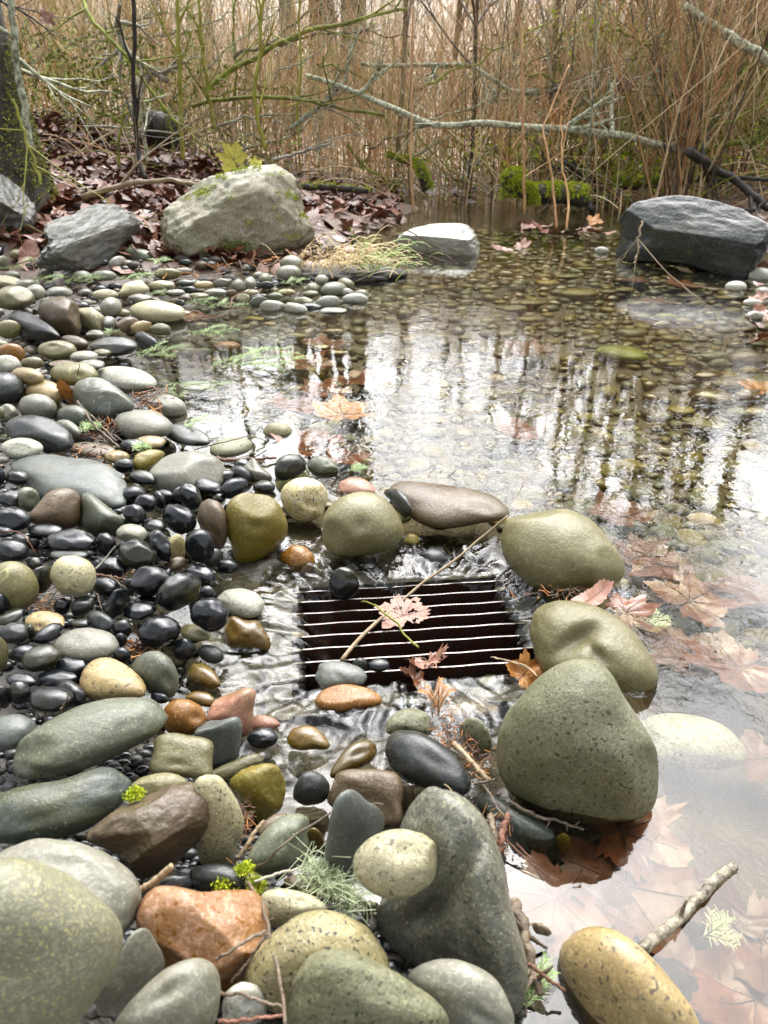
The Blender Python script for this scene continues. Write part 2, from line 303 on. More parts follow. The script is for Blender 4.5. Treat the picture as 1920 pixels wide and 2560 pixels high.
def stone(name, t, s, mat, z=None, lift=.25, lump=.035, rough=0., facets=0, depth=.85, res=None, box=0., fmin=.72, planes=(), dents=()):
    _sn[0] += 1; sd_ = _sn[0]; rr = np.random.RandomState(sd_)
    P = outline(t, s); c, Mpx = moments(P)
    d = ray(c)
    def solve(zc):
        p = onz(c, zc); Z = (p - C0) @ VF; Mm = Mpx * (Z / FPX)**2; return p, Mm
    zc = .0 if z is None else z
    for _ in range(4):
        p, Mm = solve(zc); w = d / np.linalg.norm(d); dep = -math.asin(w[2]); a = math.sqrt(Mm[0, 0]); b2 = np.linalg.det(Mm) / Mm[0, 0]; b = math.sqrt(b2)
        kap = np.clip(1 - (depth * a * math.sin(dep) / b)**2, .35, .94); H = math.sqrt(kap * b2) / math.cos(dep)
        if z is None: zc = surf(p[0], p[1]) + lift * H
    p, Mm = solve(zc)
    for _ in range(30):
        A = np.array([[2*VU[2]*w[2], w[2]**2], [VU[2]*w[1] + w[2]*VU[1], w[2]*w[1]]])
        k2, tau = np.linalg.solve(A, [H*H - VU[2]**2*Mm[1, 1], -VU[2]*VU[1]*Mm[1, 1]])
        k1 = -(VU[2]*Mm[0, 1] + w[0]*(VU[2]*k2 + w[2]*tau)) / w[2]
        k = np.array([k1, k2]); rest = tau - k @ np.linalg.solve(Mm, k)
        if rest > (.25 * b)**2: break
        H *= .95
    rest = max(rest, (.3 * b)**2)
    L = np.linalg.cholesky(Mm); Q = (P - c) * np.array([1, -1]) * ((p - C0) @ VF / FPX); Q = np.linalg.solve(L, Q.T).T
    ph = np.arctan2(Q[:, 1], Q[:, 0]); o = np.argsort(ph); ph, rad = ph[o], np.hypot(Q[:, 0], Q[:, 1])[o]
    # outline radius by angle, straight edges of the polygon rounded off
    G = np.linspace(-math.pi, math.pi, 181)[:-1]; Qo = Q[o]; RG = np.empty(180)
    for gi, g in enumerate(G):
        j = np.searchsorted(ph, g) % len(ph); q1, q2 = Qo[j - 1], Qo[j]; e = np.array([math.cos(g), math.sin(g)])
        den = e[0]*(q2[1]-q1[1]) - e[1]*(q2[0]-q1[0]); RG[gi] = (q1[0]*(q2[1]-q1[1]) - q1[1]*(q2[0]-q1[0])) / den if abs(den) > 1e-9 else np.hypot(*q1)
    RG = np.clip(RG, .3, 2.2); ker = np.exp(-.5 * (np.arange(-9, 10) / (2.5 if facets else 4))**2); ker /= ker.sum()
    RG = np.convolve(np.r_[RG[-9:], RG, RG[:9]], ker, 'valid')
    rpx = math.sqrt(math.sqrt(np.linalg.det(Mpx)))
    n = res or (5 if rpx > 95 else 4 if rpx > 30 else 3)
    N, F = ICO[n]; N = N.copy()
    if box: N = np.sign(N) * np.abs(N)**(1 - box); N /= (np.abs(N)**4).sum(1)[:, None]**.25
    if not dents and not planes and not facets and n >= 3 and rough < .03:
        q_ = rr.uniform(0, 1, 9)
        if q_[0] < .55: dents = [(1.1 * q_[1] - .55, 1.1 * q_[2] - .55, .12 + .35 * q_[3], .12 + .25 * q_[4], 360 * q_[5], .06 + .16 * q_[6])]
        if q_[7] < .45: facets = 1 + int(3 * q_[8]); fmin = .74
        lump = lump * (.8 + .9 * q_[3])
    for fi in range(facets):                          # flats broken off the side that faces out of the pile
        m = rr.normal(size=3) * np.array([.9, .9, .5]); m[2] = -abs(m[2]) - .35; m /= np.linalg.norm(m)
        dd = N @ m - rr.uniform(fmin, .92); N = N - np.where(dd > 0, dd * .9, 0)[:, None] * m
    for a_, b_, c_, d_ in planes:
        m = np.array([a_, b_, c_]); m = m / np.linalg.norm(m); dd = N @ m - d_; N = N - np.where(dd > 0, dd * .93, 0)[:, None] * m
    for u0, v0, su, sv, an, de in dents:
        du, dv = N[:, 0] - u0, N[:, 1] - v0; ca_, sa_ = math.cos(R(an)), math.sin(R(an)); e = ((du * ca_ + dv * sa_) / su)**2 + ((dv * ca_ - du * sa_) / sv)**2
        N[:, 2] += np.where(N[:, 2] < .2, de * np.exp(-e), 0)
    S0 = N * 1.0; r0 = 1 + lump * 1.6 * perlin(S0 * 1.3 + sd_ * 3.1) + lump * .7 * perlin(S0 * 2.9 + sd_ * 1.7)
    if rough: r0 = r0 + rough * (fbm(S0 * 5 + sd_, 4) - .35 * np.abs(fbm(S0 * 2.5 + sd_ * 2, 2)))
    N = N * r0[:, None]
    rho = np.interp(np.arctan2(N[:, 1], N[:, 0]), np.r_[G, math.pi], np.r_[RG, RG[0]])
    n12 = N[:, :2] * (1 + (rho - 1) * sstep(0, .55, np.hypot(N[:, 0], N[:, 1])))[:, None]
    q = n12 @ L.T; tt = n12 @ np.linalg.solve(L, k) + math.sqrt(rest) * N[:, 2]
    V = q[:, :1] * VR + q[:, 1:] * VU + tt[:, None] * w
    # a little perspective inside the stone, so near and far side both keep the outline
    f = 1 + (V @ VF) / ((p - C0) @ VF) * .0; V = V * f[:, None]
    ob = mesh_obj(name, V, F[:, ::-1] if np.linalg.det(np.c_[VR, VU, w].T) < 0 else F, M[mat], None, p)
    ob['_c'] = [float(c[0]), float(c[1])]; ob['_r'] = float(rpx)
    STONES.append((ob, c, rpx)); ob['_t'] = float(np.linalg.norm(VR)); return ob
ANCH = {}
def S(label, mat, t, s, cat='stone', name='river_stone', anchor=None, group='stones heaped on the bank', **kw):
    o = stone(name, t, s, mat, **kw); tag(o, label, cat, group)
    if anchor: ANCH[o.name] = anchor
    return o

# ------------------------------------------------------------------ big boulders
GB = 'boulders round the pond'
bo1 = S('large grey boulder with a rough brown front, cut by the left edge', 'boulderdark', 'H', [(-120,1040),(-120,800),(-60,745),(0,738),(60,770),(120,830),(155,900),(175,960),(186,1020),(150,1058),(60,1080),(-40,1080)], 'boulder', 'boulder', 'the rough boulder at the left edge', GB, z=.26, rough=.09, facets=3, depth=.9, planes=[(.35,.7,-.6,.6),(.1,-.35,-.95,.6)], res=6)
bo2 = S('dark grey angular boulder with a notched left side, between the two larger boulders', 'bouldergrey', 'A', [(210,60),(225,25),(300,10),(370,-35),(440,-62),(520,-53),(590,-23),(637,20),(630,60),(590,100),(540,145),(490,190),(420,222),(330,238),(240,228),(175,195),(200,150),(235,115)], 'boulder', 'boulder', 'the dark notched boulder', GB, z=.20, rough=.09, facets=3, depth=.9, planes=[(-.1,.6,-.75,.55),(.0,-.4,-.9,.6)], res=6)
bo3 = S('largest boulder, rough tan-grey with yellow moss patches, at the head of the pond', 'boulder', 'H', [(692,1000),(705,940),(750,885),(800,845),(860,800),(960,758),(1080,725),(1190,710),(1250,738),(1290,790),(1320,860),(1350,920),(1380,990),(1393,1053),(1340,1105),(1230,1128),(1150,1165),(1050,1192),(960,1188),(850,1145),(740,1108),(700,1060)], 'boulder', 'boulder', 'the mossy tan boulder', GB, z=.20, rough=.075, facets=5, depth=.85, res=6, fmin=.8, planes=[(.05,-.25,-.97,.72)])
bo4 = S('low pale flat-topped rock standing alone in the water at the far side', 'grey', 'J', [(52,120),(70,75),(130,50),(200,28),(320,18),(380,36),(403,100),(412,185),(330,200),(200,185),(90,170)], 'boulder', 'boulder', 'the pale flat rock in the water', GB, z=.06, rough=.06, facets=3, depth=.8, planes=[(0,.8,-.6,.5),(-.2,-.3,-.95,.5)], res=6)
bo5 = S('big dark angular boulder with a wet shining top and black front, in the pond', 'wetboulder', 'I', [(960,1130),(985,1040),(1000,950),(1060,878),(1160,850),(1270,836),(1380,858),(1480,885),(1570,928),(1640,972),(1657,1020),(1640,1080),(1600,1140),(1555,1215),(1450,1205),(1300,1178),(1100,1150)], 'boulder', 'boulder', 'the black wet-topped boulder', GB, z=.16, rough=.035, facets=3, depth=.75, res=6, planes=[(.10,.66,-.78,.48),(-.05,-.36,-.93,.52),(-.8,-.1,-.6,.7)])

# ------------------------------------------------------------------ ring of stones that dams the drain
GD = 'stones ringing the drain'
def Dm(label, mat, t, s, anchor, **kw): return S(label, mat, t, s, 'stone', 'dam_stone', anchor, GD, **{'lift': .3, **kw})
Dm('big rounded olive stone with dark pitted stains, at the far corner of the drain', 'olive', 'D', [(195,580),(200,500),(230,430),(300,380),(400,363),(520,368),(620,395),(700,440),(760,520),(820,600),(860,680),(876,730),(850,772),(760,800),(650,802),(540,830),(440,838),(360,800),(270,720),(215,650)], 'the round stained olive stone', z=.035)
Dm('olive saddle-shaped stone with a hollow across its top, beside the drain', 'olive', 'D', [(350,1010),(365,940),(430,880),(520,853),(640,870),(740,900),(820,950),(900,1020),(970,1110),(1020,1200),(1050,1290),(1040,1350),(990,1372),(880,1370),(760,1350),(600,1335),(420,1290),(390,1230),(378,1130),(352,1070)], 'the olive saddle stone', z=.02, lump=.05, dents=[(-.12,.12,.16,.5,-35,.38),(.12,-.12,.12,.2,20,.2)], res=5)
Dm('largest dam stone, a broad grey-green boulder with a domed peak and fine speckles', 'mossolive', 'G', [(158,320),(165,200),(190,87),(280,-41),(390,-141),(500,-201),(600,-241),(690,-246),(770,-211),(830,-121),(880,-11),(940,80),(1000,170),(1035,260),(1047,400),(1044,520),(1030,592),(900,622),(750,657),(650,662),(560,642),(430,592),(300,532),(200,452),(170,390)], 'the great speckled green stone', z=.06, lump=.03, res=5)
Dm('smooth olive dome-shaped stone with water breaking round its foot, above the grate', 'olive', 'C', [(446,440),(468,380),(530,320),(610,285),(690,281),(760,298),(820,345),(870,410),(894,480),(888,545),(830,590),(720,620),(600,635),(500,630),(455,570)], 'the olive dome stone', z=.02)
Dm('long pale brown stone tapering to a nose, lying across the dam', 'brown', 'C', [(785,275),(850,222),(920,212),(1020,228),(1150,250),(1260,265),(1360,290),(1425,330),(1472,390),(1440,432),(1340,442),(1220,467),(1080,487),(980,457),(930,425),(850,340)], 'the long tapering stone', z=.015, dents=[(.62,0,.1,.25,20,.15)])
Dm('small shiny black stone wedged between the olive dome and the long tapering stone', 'charcoal', 'C', [(768,290),(800,267),(860,268),(910,310),(936,370),(922,415),(890,432),(860,385),(815,320)], None, z=.03)
Dm('pale yellow stone peppered with black flecks, beside the olive dome', 'granite', 'C', [(220,310),(235,250),(290,212),(370,202),(440,230),(492,290),(490,340),(450,405),(400,442),(330,447),(270,412),(230,360)], 'the black-flecked yellow stone', z=.02)
Dm('dull pinkish stone half sunk behind the olive dome', 'pink', 'C', [(525,290),(540,230),(600,197),(660,203),(720,240),(748,285),(700,320),(600,320)], None, z=-.005)
Dm('green and white mottled stone in the water behind the black-flecked yellow one', 'greygreen', 'C', [(363,150),(380,105),(430,81),(490,100),(538,150),(530,197),(470,217),(400,197)], 'the mottled green stone', z=.0)
Dm('glossy black stone sitting at the water edge beside the mottled green stone', 'black', 'C', [(188,160),(203,105),(260,77),(330,81),(364,120),(360,168),(300,207),(230,227),(192,205)], 'the large black shore stone', z=.02)
Dm('large yellow-olive stone with a tapering foot, at the rapids beside the black pebbles', 'ochre', 'B', [(1232,400),(1240,340),(1300,298),(1380,288),(1480,308),(1530,358),(1567,440),(1577,500),(1550,560),(1470,622),(1400,672),(1300,695),(1262,672),(1275,600),(1248,560),(1236,470)], 'the big yellow-olive stone', z=.03)
Dm('pitted purplish-brown stone leaning on the big yellow-olive one', 'brown', 'B', [(1070,430),(1090,350),(1140,318),(1200,338),(1240,410),(1246,500),(1232,570),(1195,612),(1150,570),(1095,490)], 'the pitted purple-brown stone', lift=.5)
Dm('pale speckled stone washed over by the rapids, left of the grate', 'pale', 'B', [(1175,870),(1230,818),(1320,808),(1400,828),(1447,890),(1425,950),(1360,978),(1250,950)], 'the pale washed stone', z=-.012)
Dm('broken orange-brown rock with water running over it, left of the grate', 'wetbrown', 'B', [(1215,1030),(1260,948),(1350,988),(1410,978),(1472,1080),(1475,1145),(1350,1172),(1230,1150)], 'the broken brown rock', z=-.025, rough=.06, facets=3)
Dm('wet olive-tan flat stone just breaking the stream surface', 'wetbrown', 'B', [(1018,1290),(1040,1220),(1110,1213),(1180,1270),(1212,1340),(1150,1362),(1060,1322)], 'the flat wet tan stone', z=-.008)
Dm('small ochre stone partly under water beside the pink block', 'wetbrown', 'B', [(1000,1405),(1060,1368),(1140,1378),(1178,1420),(1150,1462),(1080,1447)], None, z=-.005)
Dm('smooth grey stone under rippling water at the near corner of the grate', 'slate', 'C', [(408,1300),(430,1220),(500,1198),(580,1210),(660,1240),(692,1290),(670,1340),(560,1350),(450,1365)], 'the smooth grey stone by the grate', z=-.03)
Dm('rounded orange-tan stone with water sheeting across it, in front of the grate', 'rust', 'C', [(400,1430),(450,1360),(560,1328),(670,1343),(750,1378),(780,1425),(720,1470),(560,1490),(440,1470)], 'the orange-tan washed stone', z=-.03)
Dm('reddish stone under the spill beside the olive dome', 'rust', 'C', [(215,630),(280,570),(350,578),(405,630),(413,690),(370,745),(290,730),(230,690)], None, z=-.035)
Dm('dark stone under white water at the back of the grate', 'charcoal', 'C', [(955,690),(980,620),(1040,588),(1110,598),(1145,650),(1120,710),(1040,730)], None, z=-.045)
Dm('yellowish stone under the spill between olive dome and tapering stone', 'ochre', 'C', [(885,560),(920,508),(970,518),(985,570),(940,595)], None, z=-.035)
Dm('big glossy black pebble with a white glint, resting on the back bars of the grate', 'black', 'C', [(482,790),(498,725),(545,692),(600,697),(640,740),(653,800),(622,852),(570,877),(508,852)], 'the black pebble on the grate', z=-.015)
Dm('small round grey pebble on the front bars of the grate', 'charcoal', 'C', (655,1228,42,42), None, z=-.035)
Dm('small oval black pebble on the front bars, between grey pebble and torn leaf', 'black', 'C', (758,1228,60,38), None, z=-.035)
Dm('dark stone under rippling water in front of the grate', 'charcoal', 'C', (925,1440,95,45), None, z=-.055)
Dm('purplish-brown flat stone under the stream beside the great speckled green stone', 'brown', 'C', (1270,1475,150,48), None, z=-.05)
Dm('dark rounded stone in broken water at the front corner of the grate', 'charcoal', 'C', (1370,1335,85,55), None, z=-.06)
Dm('black stone under swirling water in front of the grate', 'charcoal', 'C', (1170,1370,85,50), None, z=-.06)
Dm('dark green wet rock under the edge of the great speckled green stone', 'darkgreen', 'G', [(55,535),(100,470),(200,510),(350,600),(480,680),(505,745),(450,800),(350,820),(255,785),(140,650)], 'the wet dark green rock', z=-.015, rough=.05)

for lb, m, t_, sh in [('yellow-brown stone under the rapids left of the grate, beside the pale washed stone', 'ochre', 'C', (190,880,110,60)),('orange stone under the rapids between the pale washed stone and the grate', 'rust', 'C', (215,965,80,50)),('grey stone under white water left of the grate corner', 'slate', 'C', (330,900,90,45)),('tan stone under the rapids below the broken brown rock', 'tan', 'C', (300,1060,80,50)),('blue-grey stone under the stream below the broken brown rock', 'slate', 'C', (90,1240,120,60)),
        ('dark stone under the stream left of the smooth grey stone', 'charcoal', 'C', (260,1300,110,60)),('olive stone under the stream in front of the pink block', 'olive', 'C', (180,1420,100,50)),('tan cobble under the stream left of the orange-tan washed stone', 'tan', 'C', (320,1490,80,45)),('dark olive stone under the spill at the foot of the big yellow-olive stone', 'olive', 'C', (140,720,90,60)),('black stone under the spill between olive dome and round stained stone', 'black', 'C', (1280,620,90,60)),('brown stone under the rapids at the far right corner of the grate', 'brown', 'C', (1440,850,70,60)),('dark stone under the rapids right of the grate', 'charcoal', 'C', (1480,960,60,50)),('grey-green stone under the stream near the olive-grey stone', 'greygreen', 'C', (640,1500,110,40))]:
    Dm(lb, m, t_, sh, None, z=-.075, depth=.9)

# ------------------------------------------------------------------ near pile
def B(label, mat, t, s, anchor=None, **kw): return S(label, mat, t, s, anchor=anchor, **kw)
B('huge pale olive stone with yellow flecks filling the near corner', 'corner', 'E', [(-330,1350),(-260,1050),(-130,900),(0,845),(150,838),(300,895),(450,978),(600,1078),(690,1170),(707,1260),(690,1370),(640,1480),(570,1590),(480,1700),(390,1830),(100,1960),(-200,1920),(-320,1650)], 'the huge flecked corner stone', lift=.9, depth=.9, lump=.02, dents=[(-.1,-.1,.4,.3,20,.1)])
B('large pale grey stone behind the huge flecked corner stone', 'grey', 'E', [(-60,850),(0,800),(100,750),(200,733),(330,733),(450,745),(560,790),(650,850),(722,920),(762,1000),(772,1080),(745,1180),(650,1270),(400,1320),(100,1200)], 'the pale grey stone behind the corner', lift=.5)
B('dark green kidney-shaped stone with pale specks at the left edge', 'darkgreen', 'E', [(-110,640),(-80,550),(0,490),(150,440),(300,420),(420,385),(520,345),(600,334),(670,353),(712,410),(717,480),(680,535),(600,595),(500,675),(400,725),(200,742),(50,755),(-80,740)], 'the dark green kidney stone', lift=.5, lump=.05)
B('long grey-green loaf of a stone with a dark broken underside', 'greygreen', 'E', [(63,370),(85,270),(130,190),(240,100),(380,25),(520,-22),(680,-42),(840,-40),(905,0),(920,80),(880,160),(760,222),(620,292),(480,352),(330,382),(200,405),(110,418)], 'the long grey-green loaf', lift=.5, rough=.012)
B('angular chocolate-brown stone with flat broken faces and a blunt peak', 'brown', 'E', [(443,742),(550,640),(680,540),(790,480),(920,440),(1050,417),(1145,438),(1180,490),(1168,580),(1140,660),(1120,740),(1060,840),(1000,910),(900,960),(800,985),(755,975),(725,900),(650,825),(560,770)], 'the angular brown stone', lift=.6, facets=5, rough=.035, fmin=.55, res=6)
B('smooth olive-brown stone showing behind the angular brown stone', 'olive', 'E', [(718,440),(760,400),(840,377),(920,372),(985,390),(1030,425),(920,500),(790,510),(720,490)], None, lift=.2)
B('squarish dark olive block of stone beside the long grey-green loaf', 'olive', 'E', [(823,330),(840,260),(890,180),(960,154),(1050,178),(1152,230),(1156,300),(1132,380),(1050,398),(950,390),(860,375)], 'the squarish olive block', lift=.4, box=.1)
B('rusty orange-brown pebble tucked at the end of the long grey-green loaf', 'rust', 'E', [(900,15),(950,-25),(1030,-30),(1100,10),(1127,70),(1110,135),(1060,172),(980,165),(905,155),(885,80)], 'the rusty orange pebble', lift=.3)
B('dusty pink block with a brown broken side at the edge of the stream', 'pink', 'E', [(1128,60),(1180,-10),(1250,-60),(1330,-80),(1378,-60),(1387,20),(1372,100),(1340,162),(1300,182),(1200,125),(1128,100)], 'the dusty pink block', lift=.25, facets=3, box=.1)
B('flat blue-grey slate-like stone with clean corners beside the olive block', 'slate', 'E', [(1055,170),(1110,118),(1180,90),(1283,84),(1313,140),(1312,220),(1280,292),(1220,332),(1150,342),(1140,265),(1085,215)], 'the flat blue-grey slate', lift=.2, facets=2, box=.1)
B('small black stone with a hollow top standing in shallow water', 'black', 'E', [(1343,190),(1370,150),(1430,124),(1490,138),(1522,180),(1502,222),(1440,248),(1378,237)], 'the small hollow black stone', z=.0)
B('salmon-pink stone just under water behind the small hollow black stone', 'pink', 'E', [(1358,130),(1380,70),(1430,54),(1500,78),(1540,115),(1480,145),(1400,145)], None, z=-.02)
B('ochre-brown smooth stone half out of the water', 'wetbrown', 'F', [(256,185),(278,140),(330,112),(390,117),(440,150),(493,215),(480,253),(410,245),(330,255),(268,235)], 'the ochre half-sunk stone', z=-.005)
B('olive-brown flat stone lying in the shallow pool', 'olive', 'E', [(1125,385),(1200,340),(1300,300),(1380,264),(1432,274),(1443,312),(1380,345),(1270,405),(1190,425)], None, z=-.01)
B('rough yellow-tan stone with a cracked face', 'ochre', 'E', [(1247,435),(1300,370),(1370,335),(1450,324),(1515,340),(1553,400),(1563,480),(1535,575),(1470,640),(1400,650),(1340,580),(1290,510)], 'the rough yellow-tan stone', lift=.4, rough=.05, facets=3)
B('tall cream-grey stone with a waist, beside the angular brown stone', 'cream', 'E', [(1050,430),(1130,394),(1205,404),(1262,470),(1312,560),(1343,660),(1325,725),(1292,765),(1290,850),(1260,900),(1180,895),(1085,880),(1070,780),(1080,600)], 'the tall cream stone', lift=.3, rough=.02)
B('green stone mottled with cream specks, like a big egg', 'greygreen', 'F', [(22,870),(60,800),(110,720),(170,650),(240,608),(312,587),(372,610),(402,660),(402,740),(372,822),(330,882),(250,915),(150,935),(65,925)], 'the cream-specked green egg', lift=.5)
B('brown smooth stone mostly hidden behind the cream-specked green egg', 'brown', 'F', [(95,710),(130,640),(190,598),(255,593),(270,650),(180,740)], None, lift=.2)
B('brown stone in the gap between green egg and tall grey-green finger', 'wetbrown', 'F', (410,760,50,85,10), None, lift=.1)
B('low dark grey rough rock with moss tufts between cream and orange stones', 'charcoal', 'E', [(1030,915),(1080,880),(1200,868),(1300,898),(1350,940),(1350,1002),(1300,1040),(1180,1042),(1080,1030),(1035,975)], 'the low mossy grey rock', lift=.3, rough=.06)
B('smooth black stone under the peak of the angular brown stone', 'black', 'E', [(825,1005),(880,940),(950,898),(1022,920),(1048,980),(1032,1035),(900,1050),(830,1040)], None, lift=.2)
B('large rust-orange stone with a broad pink band across its face', 'banded', 'E', [(750,1195),(800,1120),(870,1050),(950,1026),(1100,1034),(1250,1034),(1362,1060),(1422,1120),(1443,1200),(1432,1300),(1392,1405),(1322,1495),(1230,1550),(1100,1575),(950,1500),(850,1370),(790,1280)], 'the banded rust and pink stone', lift=.4, box=.08, rough=.015)
B('olive-grey rounded stone in shade beside the huge flecked corner stone', 'grey', 'E', [(540,1570),(620,1440),(690,1300),(740,1224),(800,1238),(862,1300),(905,1400),(905,1500),(800,1620),(650,1700),(510,1720)], None, lift=.4)
B('smooth grey stone with an arched back at the near edge of the photo', 'grey', 'E', [(600,1780),(700,1640),(800,1540),(900,1440),(1000,1390),(1090,1369),(1160,1400),(1203,1480),(1205,1600),(1185,1700),(1150,1830),(900,1880),(650,1870)], 'the arched grey stone', lift=.9)
B('dull pale stone under dark twigs at the near edge', 'pale', 'E', [(1190,1650),(1240,1560),(1320,1514),(1400,1529),(1452,1600),(1460,1700),(1350,1780),(1220,1770)], None, lift=.1)
B('large cream boulder with yellow stains and dark flecks', 'granite', 'F', [(20,1490),(75,1380),(150,1280),(250,1180),(350,1130),(470,1114),(580,1140),(680,1200),(742,1290),(792,1380),(835,1490),(780,1580),(500,1680),(250,1690),(90,1630)], 'the yellow-stained cream boulder', lift=.5)
B('whitish speckled stone behind the yellow-stained cream boulder', 'cream', 'F', [(90,1085),(120,1020),(200,1004),(300,1014),(400,1044),(485,1112),(410,1180),(250,1220),(150,1220),(100,1160)], 'the whitish speckled stone', lift=.3)
B('broad olive-grey stone with dark flecks, foremost in the middle of the near edge', 'mossolive', 'F', [(250,1760),(260,1640),(298,1480),(370,1380),(460,1338),(560,1338),(660,1368),(760,1428),(860,1478),(962,1550),(1055,1620),(1115,1690),(1140,1780),(1000,1880),(600,1930),(300,1880)], 'the broad olive-grey front stone', lift=.9)
B('smooth grey stone at the near edge between front stone and long grey boulder', 'grey', 'F', [(885,1500),(960,1430),(1060,1394),(1180,1388),(1292,1430),(1393,1500),(1445,1580),(1487,1690),(1487,1820),(1250,1880),(1080,1780),(980,1620)], 'the smooth grey front stone', lift=.8)
B('longest boulder, grey with a cream upper end and a ridge across its back', 'wetgrey', 'F', [(680,1180),(695,1140),(760,1080),(800,960),(830,800),(862,660),(900,590),(960,518),(1040,479),(1120,477),(1202,518),(1272,590),(1333,660),(1373,740),(1403,830),(1433,930),(1445,1040),(1473,1150),(1503,1260),(1535,1380),(1545,1500),(1540,1650),(1460,1740),(1250,1700),(1000,1540),(850,1480),(790,1360),(735,1250)], 'the long grey boulder', lift=.15, lump=.05, depth=1.2, dents=[(-.25,-.05,.3,.12,40,.35),(.1,.35,.5,.1,50,.2),(.3,-.4,.12,.5,10,.15)], rough=.022, res=6)
B('pale cream oval cobble lying on top of the long grey boulder', 'cream', 'F', [(613,880),(638,800),(700,728),(790,688),(900,678),(1012,708),(1083,770),(1110,850),(1088,932),(1022,1003),(930,1048),(830,1068),(728,1038),(648,972)], 'the pale oval cobble', z=.185, lump=.015)
B('tall grey-green finger of stone leaning against the pale oval cobble', 'slate', 'F', [(455,860),(478,740),(498,620),(518,530),(568,479),(622,478),(692,528),(752,560),(793,600),(805,665),(740,760),(660,840),(640,920),(660,1030),(600,1050),(525,1005),(480,940)], 'the grey-green finger', lift=.6, depth=.6)
B('brown stone with a square shoulder behind the grey-green finger', 'brown', 'F', [(477,500),(500,450),(550,400),(620,360),(710,352),(790,368),(852,420),(883,480),(873,560),(833,632),(790,650),(700,620),(600,580),(495,540)], 'the square-shouldered brown stone', lift=.3, box=.1)
B('dark grey egg-shaped pebble with pale flecks standing in the pool', 'charcoal', 'F', [(287,520),(298,450),(340,380),(400,360),(452,385),(488,440),(483,512),(430,549),(350,554)], 'the dark flecked egg', z=.005)
B('long ochre-brown pebble tilted at the edge of the pool', 'wetbrown', 'F', [(486,392),(520,330),(560,260),(620,204),(690,186),(738,213),(748,270),(720,322),(650,353),(560,384),(520,414)], 'the tilted ochre pebble', z=.0)
B('large blue-black smooth stone beside the cedar litter', 'charcoal', 'F', [(782,245),(798,180),(850,139),(930,138),(1030,163),(1102,213),(1173,280),(1223,360),(1258,430),(1255,485),(1200,504),(1100,480),(960,445),(870,405),(815,330)], 'the blue-black smooth stone', z=.02)
B('olive-grey stone behind the blue-black smooth stone', 'mossolive', 'F', [(800,165),(798,100),(840,50),(900,19),(970,23),(1032,58),(1055,130),(1040,175),(900,180)], 'the olive-grey stone by the cedar', z=-.005)
B('small olive egg standing beside the great speckled green stone', 'mossolive', 'F', [(1192,180),(1198,110),(1250,73),(1310,88),(1352,140),(1375,210),(1363,282),(1312,318),(1250,305),(1207,240)], 'the small olive egg', z=.0)
B('dark brown oblong stone under the beard lichen', 'brown', 'F', [(225,960),(300,929),(400,944),(482,980),(524,1040),(505,1095),(420,1080),(320,1040),(245,1005)], None, lift=.25)
B('dark brown stone in the crack behind the long grey boulder', 'brown', 'F', (905,500,45,65), None, z=-.01)
B('blue-grey stone at the left edge beside the long grey-green loaf', 'slate', 'E', [(-80,150),(0,70),(100,48),(195,90),(205,150),(100,240),(0,255),(-70,230)], None, lift=.3)
B('long tan egg of a stone with dark freckles rising from the pond', 'tan', 'G', [(500,1400),(498,1330),(540,1268),(610,1218),(700,1199),(800,1213),(892,1268),(983,1340),(1053,1420),(1124,1510),(1194,1600),(1254,1700),(1284,1800),(1254,1920),(1000,1990),(750,1840),(620,1680),(530,1520)], 'the freckled tan egg', z=.01, lump=.012, depth=1.0)
B('round brown stone under water beside the rotten stick', 'brown', 'G', [(342,1210),(400,1194),(462,1220),(502,1290),(482,1372),(440,1434),(390,1445),(340,1405)], None, z=-.03)
B('small yellow-green pebble at the stalk end of the folded sunken leaf', 'ochre', 'G', (540,765,45,62), None, z=-.02)
B('pale oval cobble just under the surface beside the great speckled green stone', 'pale', 'G', [(950,90),(1040,54),(1180,49),(1320,75),(1423,120),(1493,190),(1534,260),(1534,330),(1400,355),(1250,355),(1100,340),(990,330)], 'the pale sunken cobble', z=-.035, depth=.7, name='submerged_stone', group='stones under the water')

# ------------------------------------------------------------------ among the black pebbles
B('biggest flat grey stone on the bank, smooth and sloping above the black pebbles', 'slate', 'B', [(55,160),(70,90),(120,69),(250,71),(400,90),(520,105),(600,140),(662,200),(688,240),(675,330),(645,370),(540,360),(400,330),(210,330),(150,240)], 'the big sloping grey slab', lift=.2)
B('broad grey domed stone at the water edge above the black pebbles', 'grey', 'B', [(805,180),(880,100),(960,64),(1060,56),(1150,80),(1222,120),(1265,175),(1190,260),(1050,310),(930,320),(840,265)], 'the broad grey dome', lift=.25)
B('small lime-yellow stone between the sloping slab and the broad grey dome', 'ochre', 'B', [(722,130),(740,78),(800,53),(872,54),(903,75),(855,135),(790,168),(738,166)], 'the lime-yellow stone', lift=.3)
B('brown egg-ended stone in front of the big sloping grey slab', 'brown', 'B', [(152,420),(200,360),(260,288),(330,264),(402,260),(443,310),(448,400),(432,472),(340,485),(250,458),(175,458)], 'the brown egg-ended stone', lift=.5)
B('dark grey-green angled stone with a notched top among the black pebbles', 'greygreen', 'B', [(440,300),(470,280),(500,292),(560,340),(640,405),(678,435),(676,475),(620,518),(540,505),(450,485),(440,390)], 'the notched grey-green stone', lift=.3, facets=3)
B('smooth matt grey pebble among the shiny black ones', 'grey', 'B', (718,510,85,52,-3), 'the matt grey pebble', lift=.6)
B('yellow speckled pebble showing between black pebbles', 'granite', 'B', (965,590,52,78), None, lift=.3)
B('dark flaky stone chip leaning under the tall black pebble', 'brown', 'B', (965,680,60,42,20), None, lift=.4, facets=3)
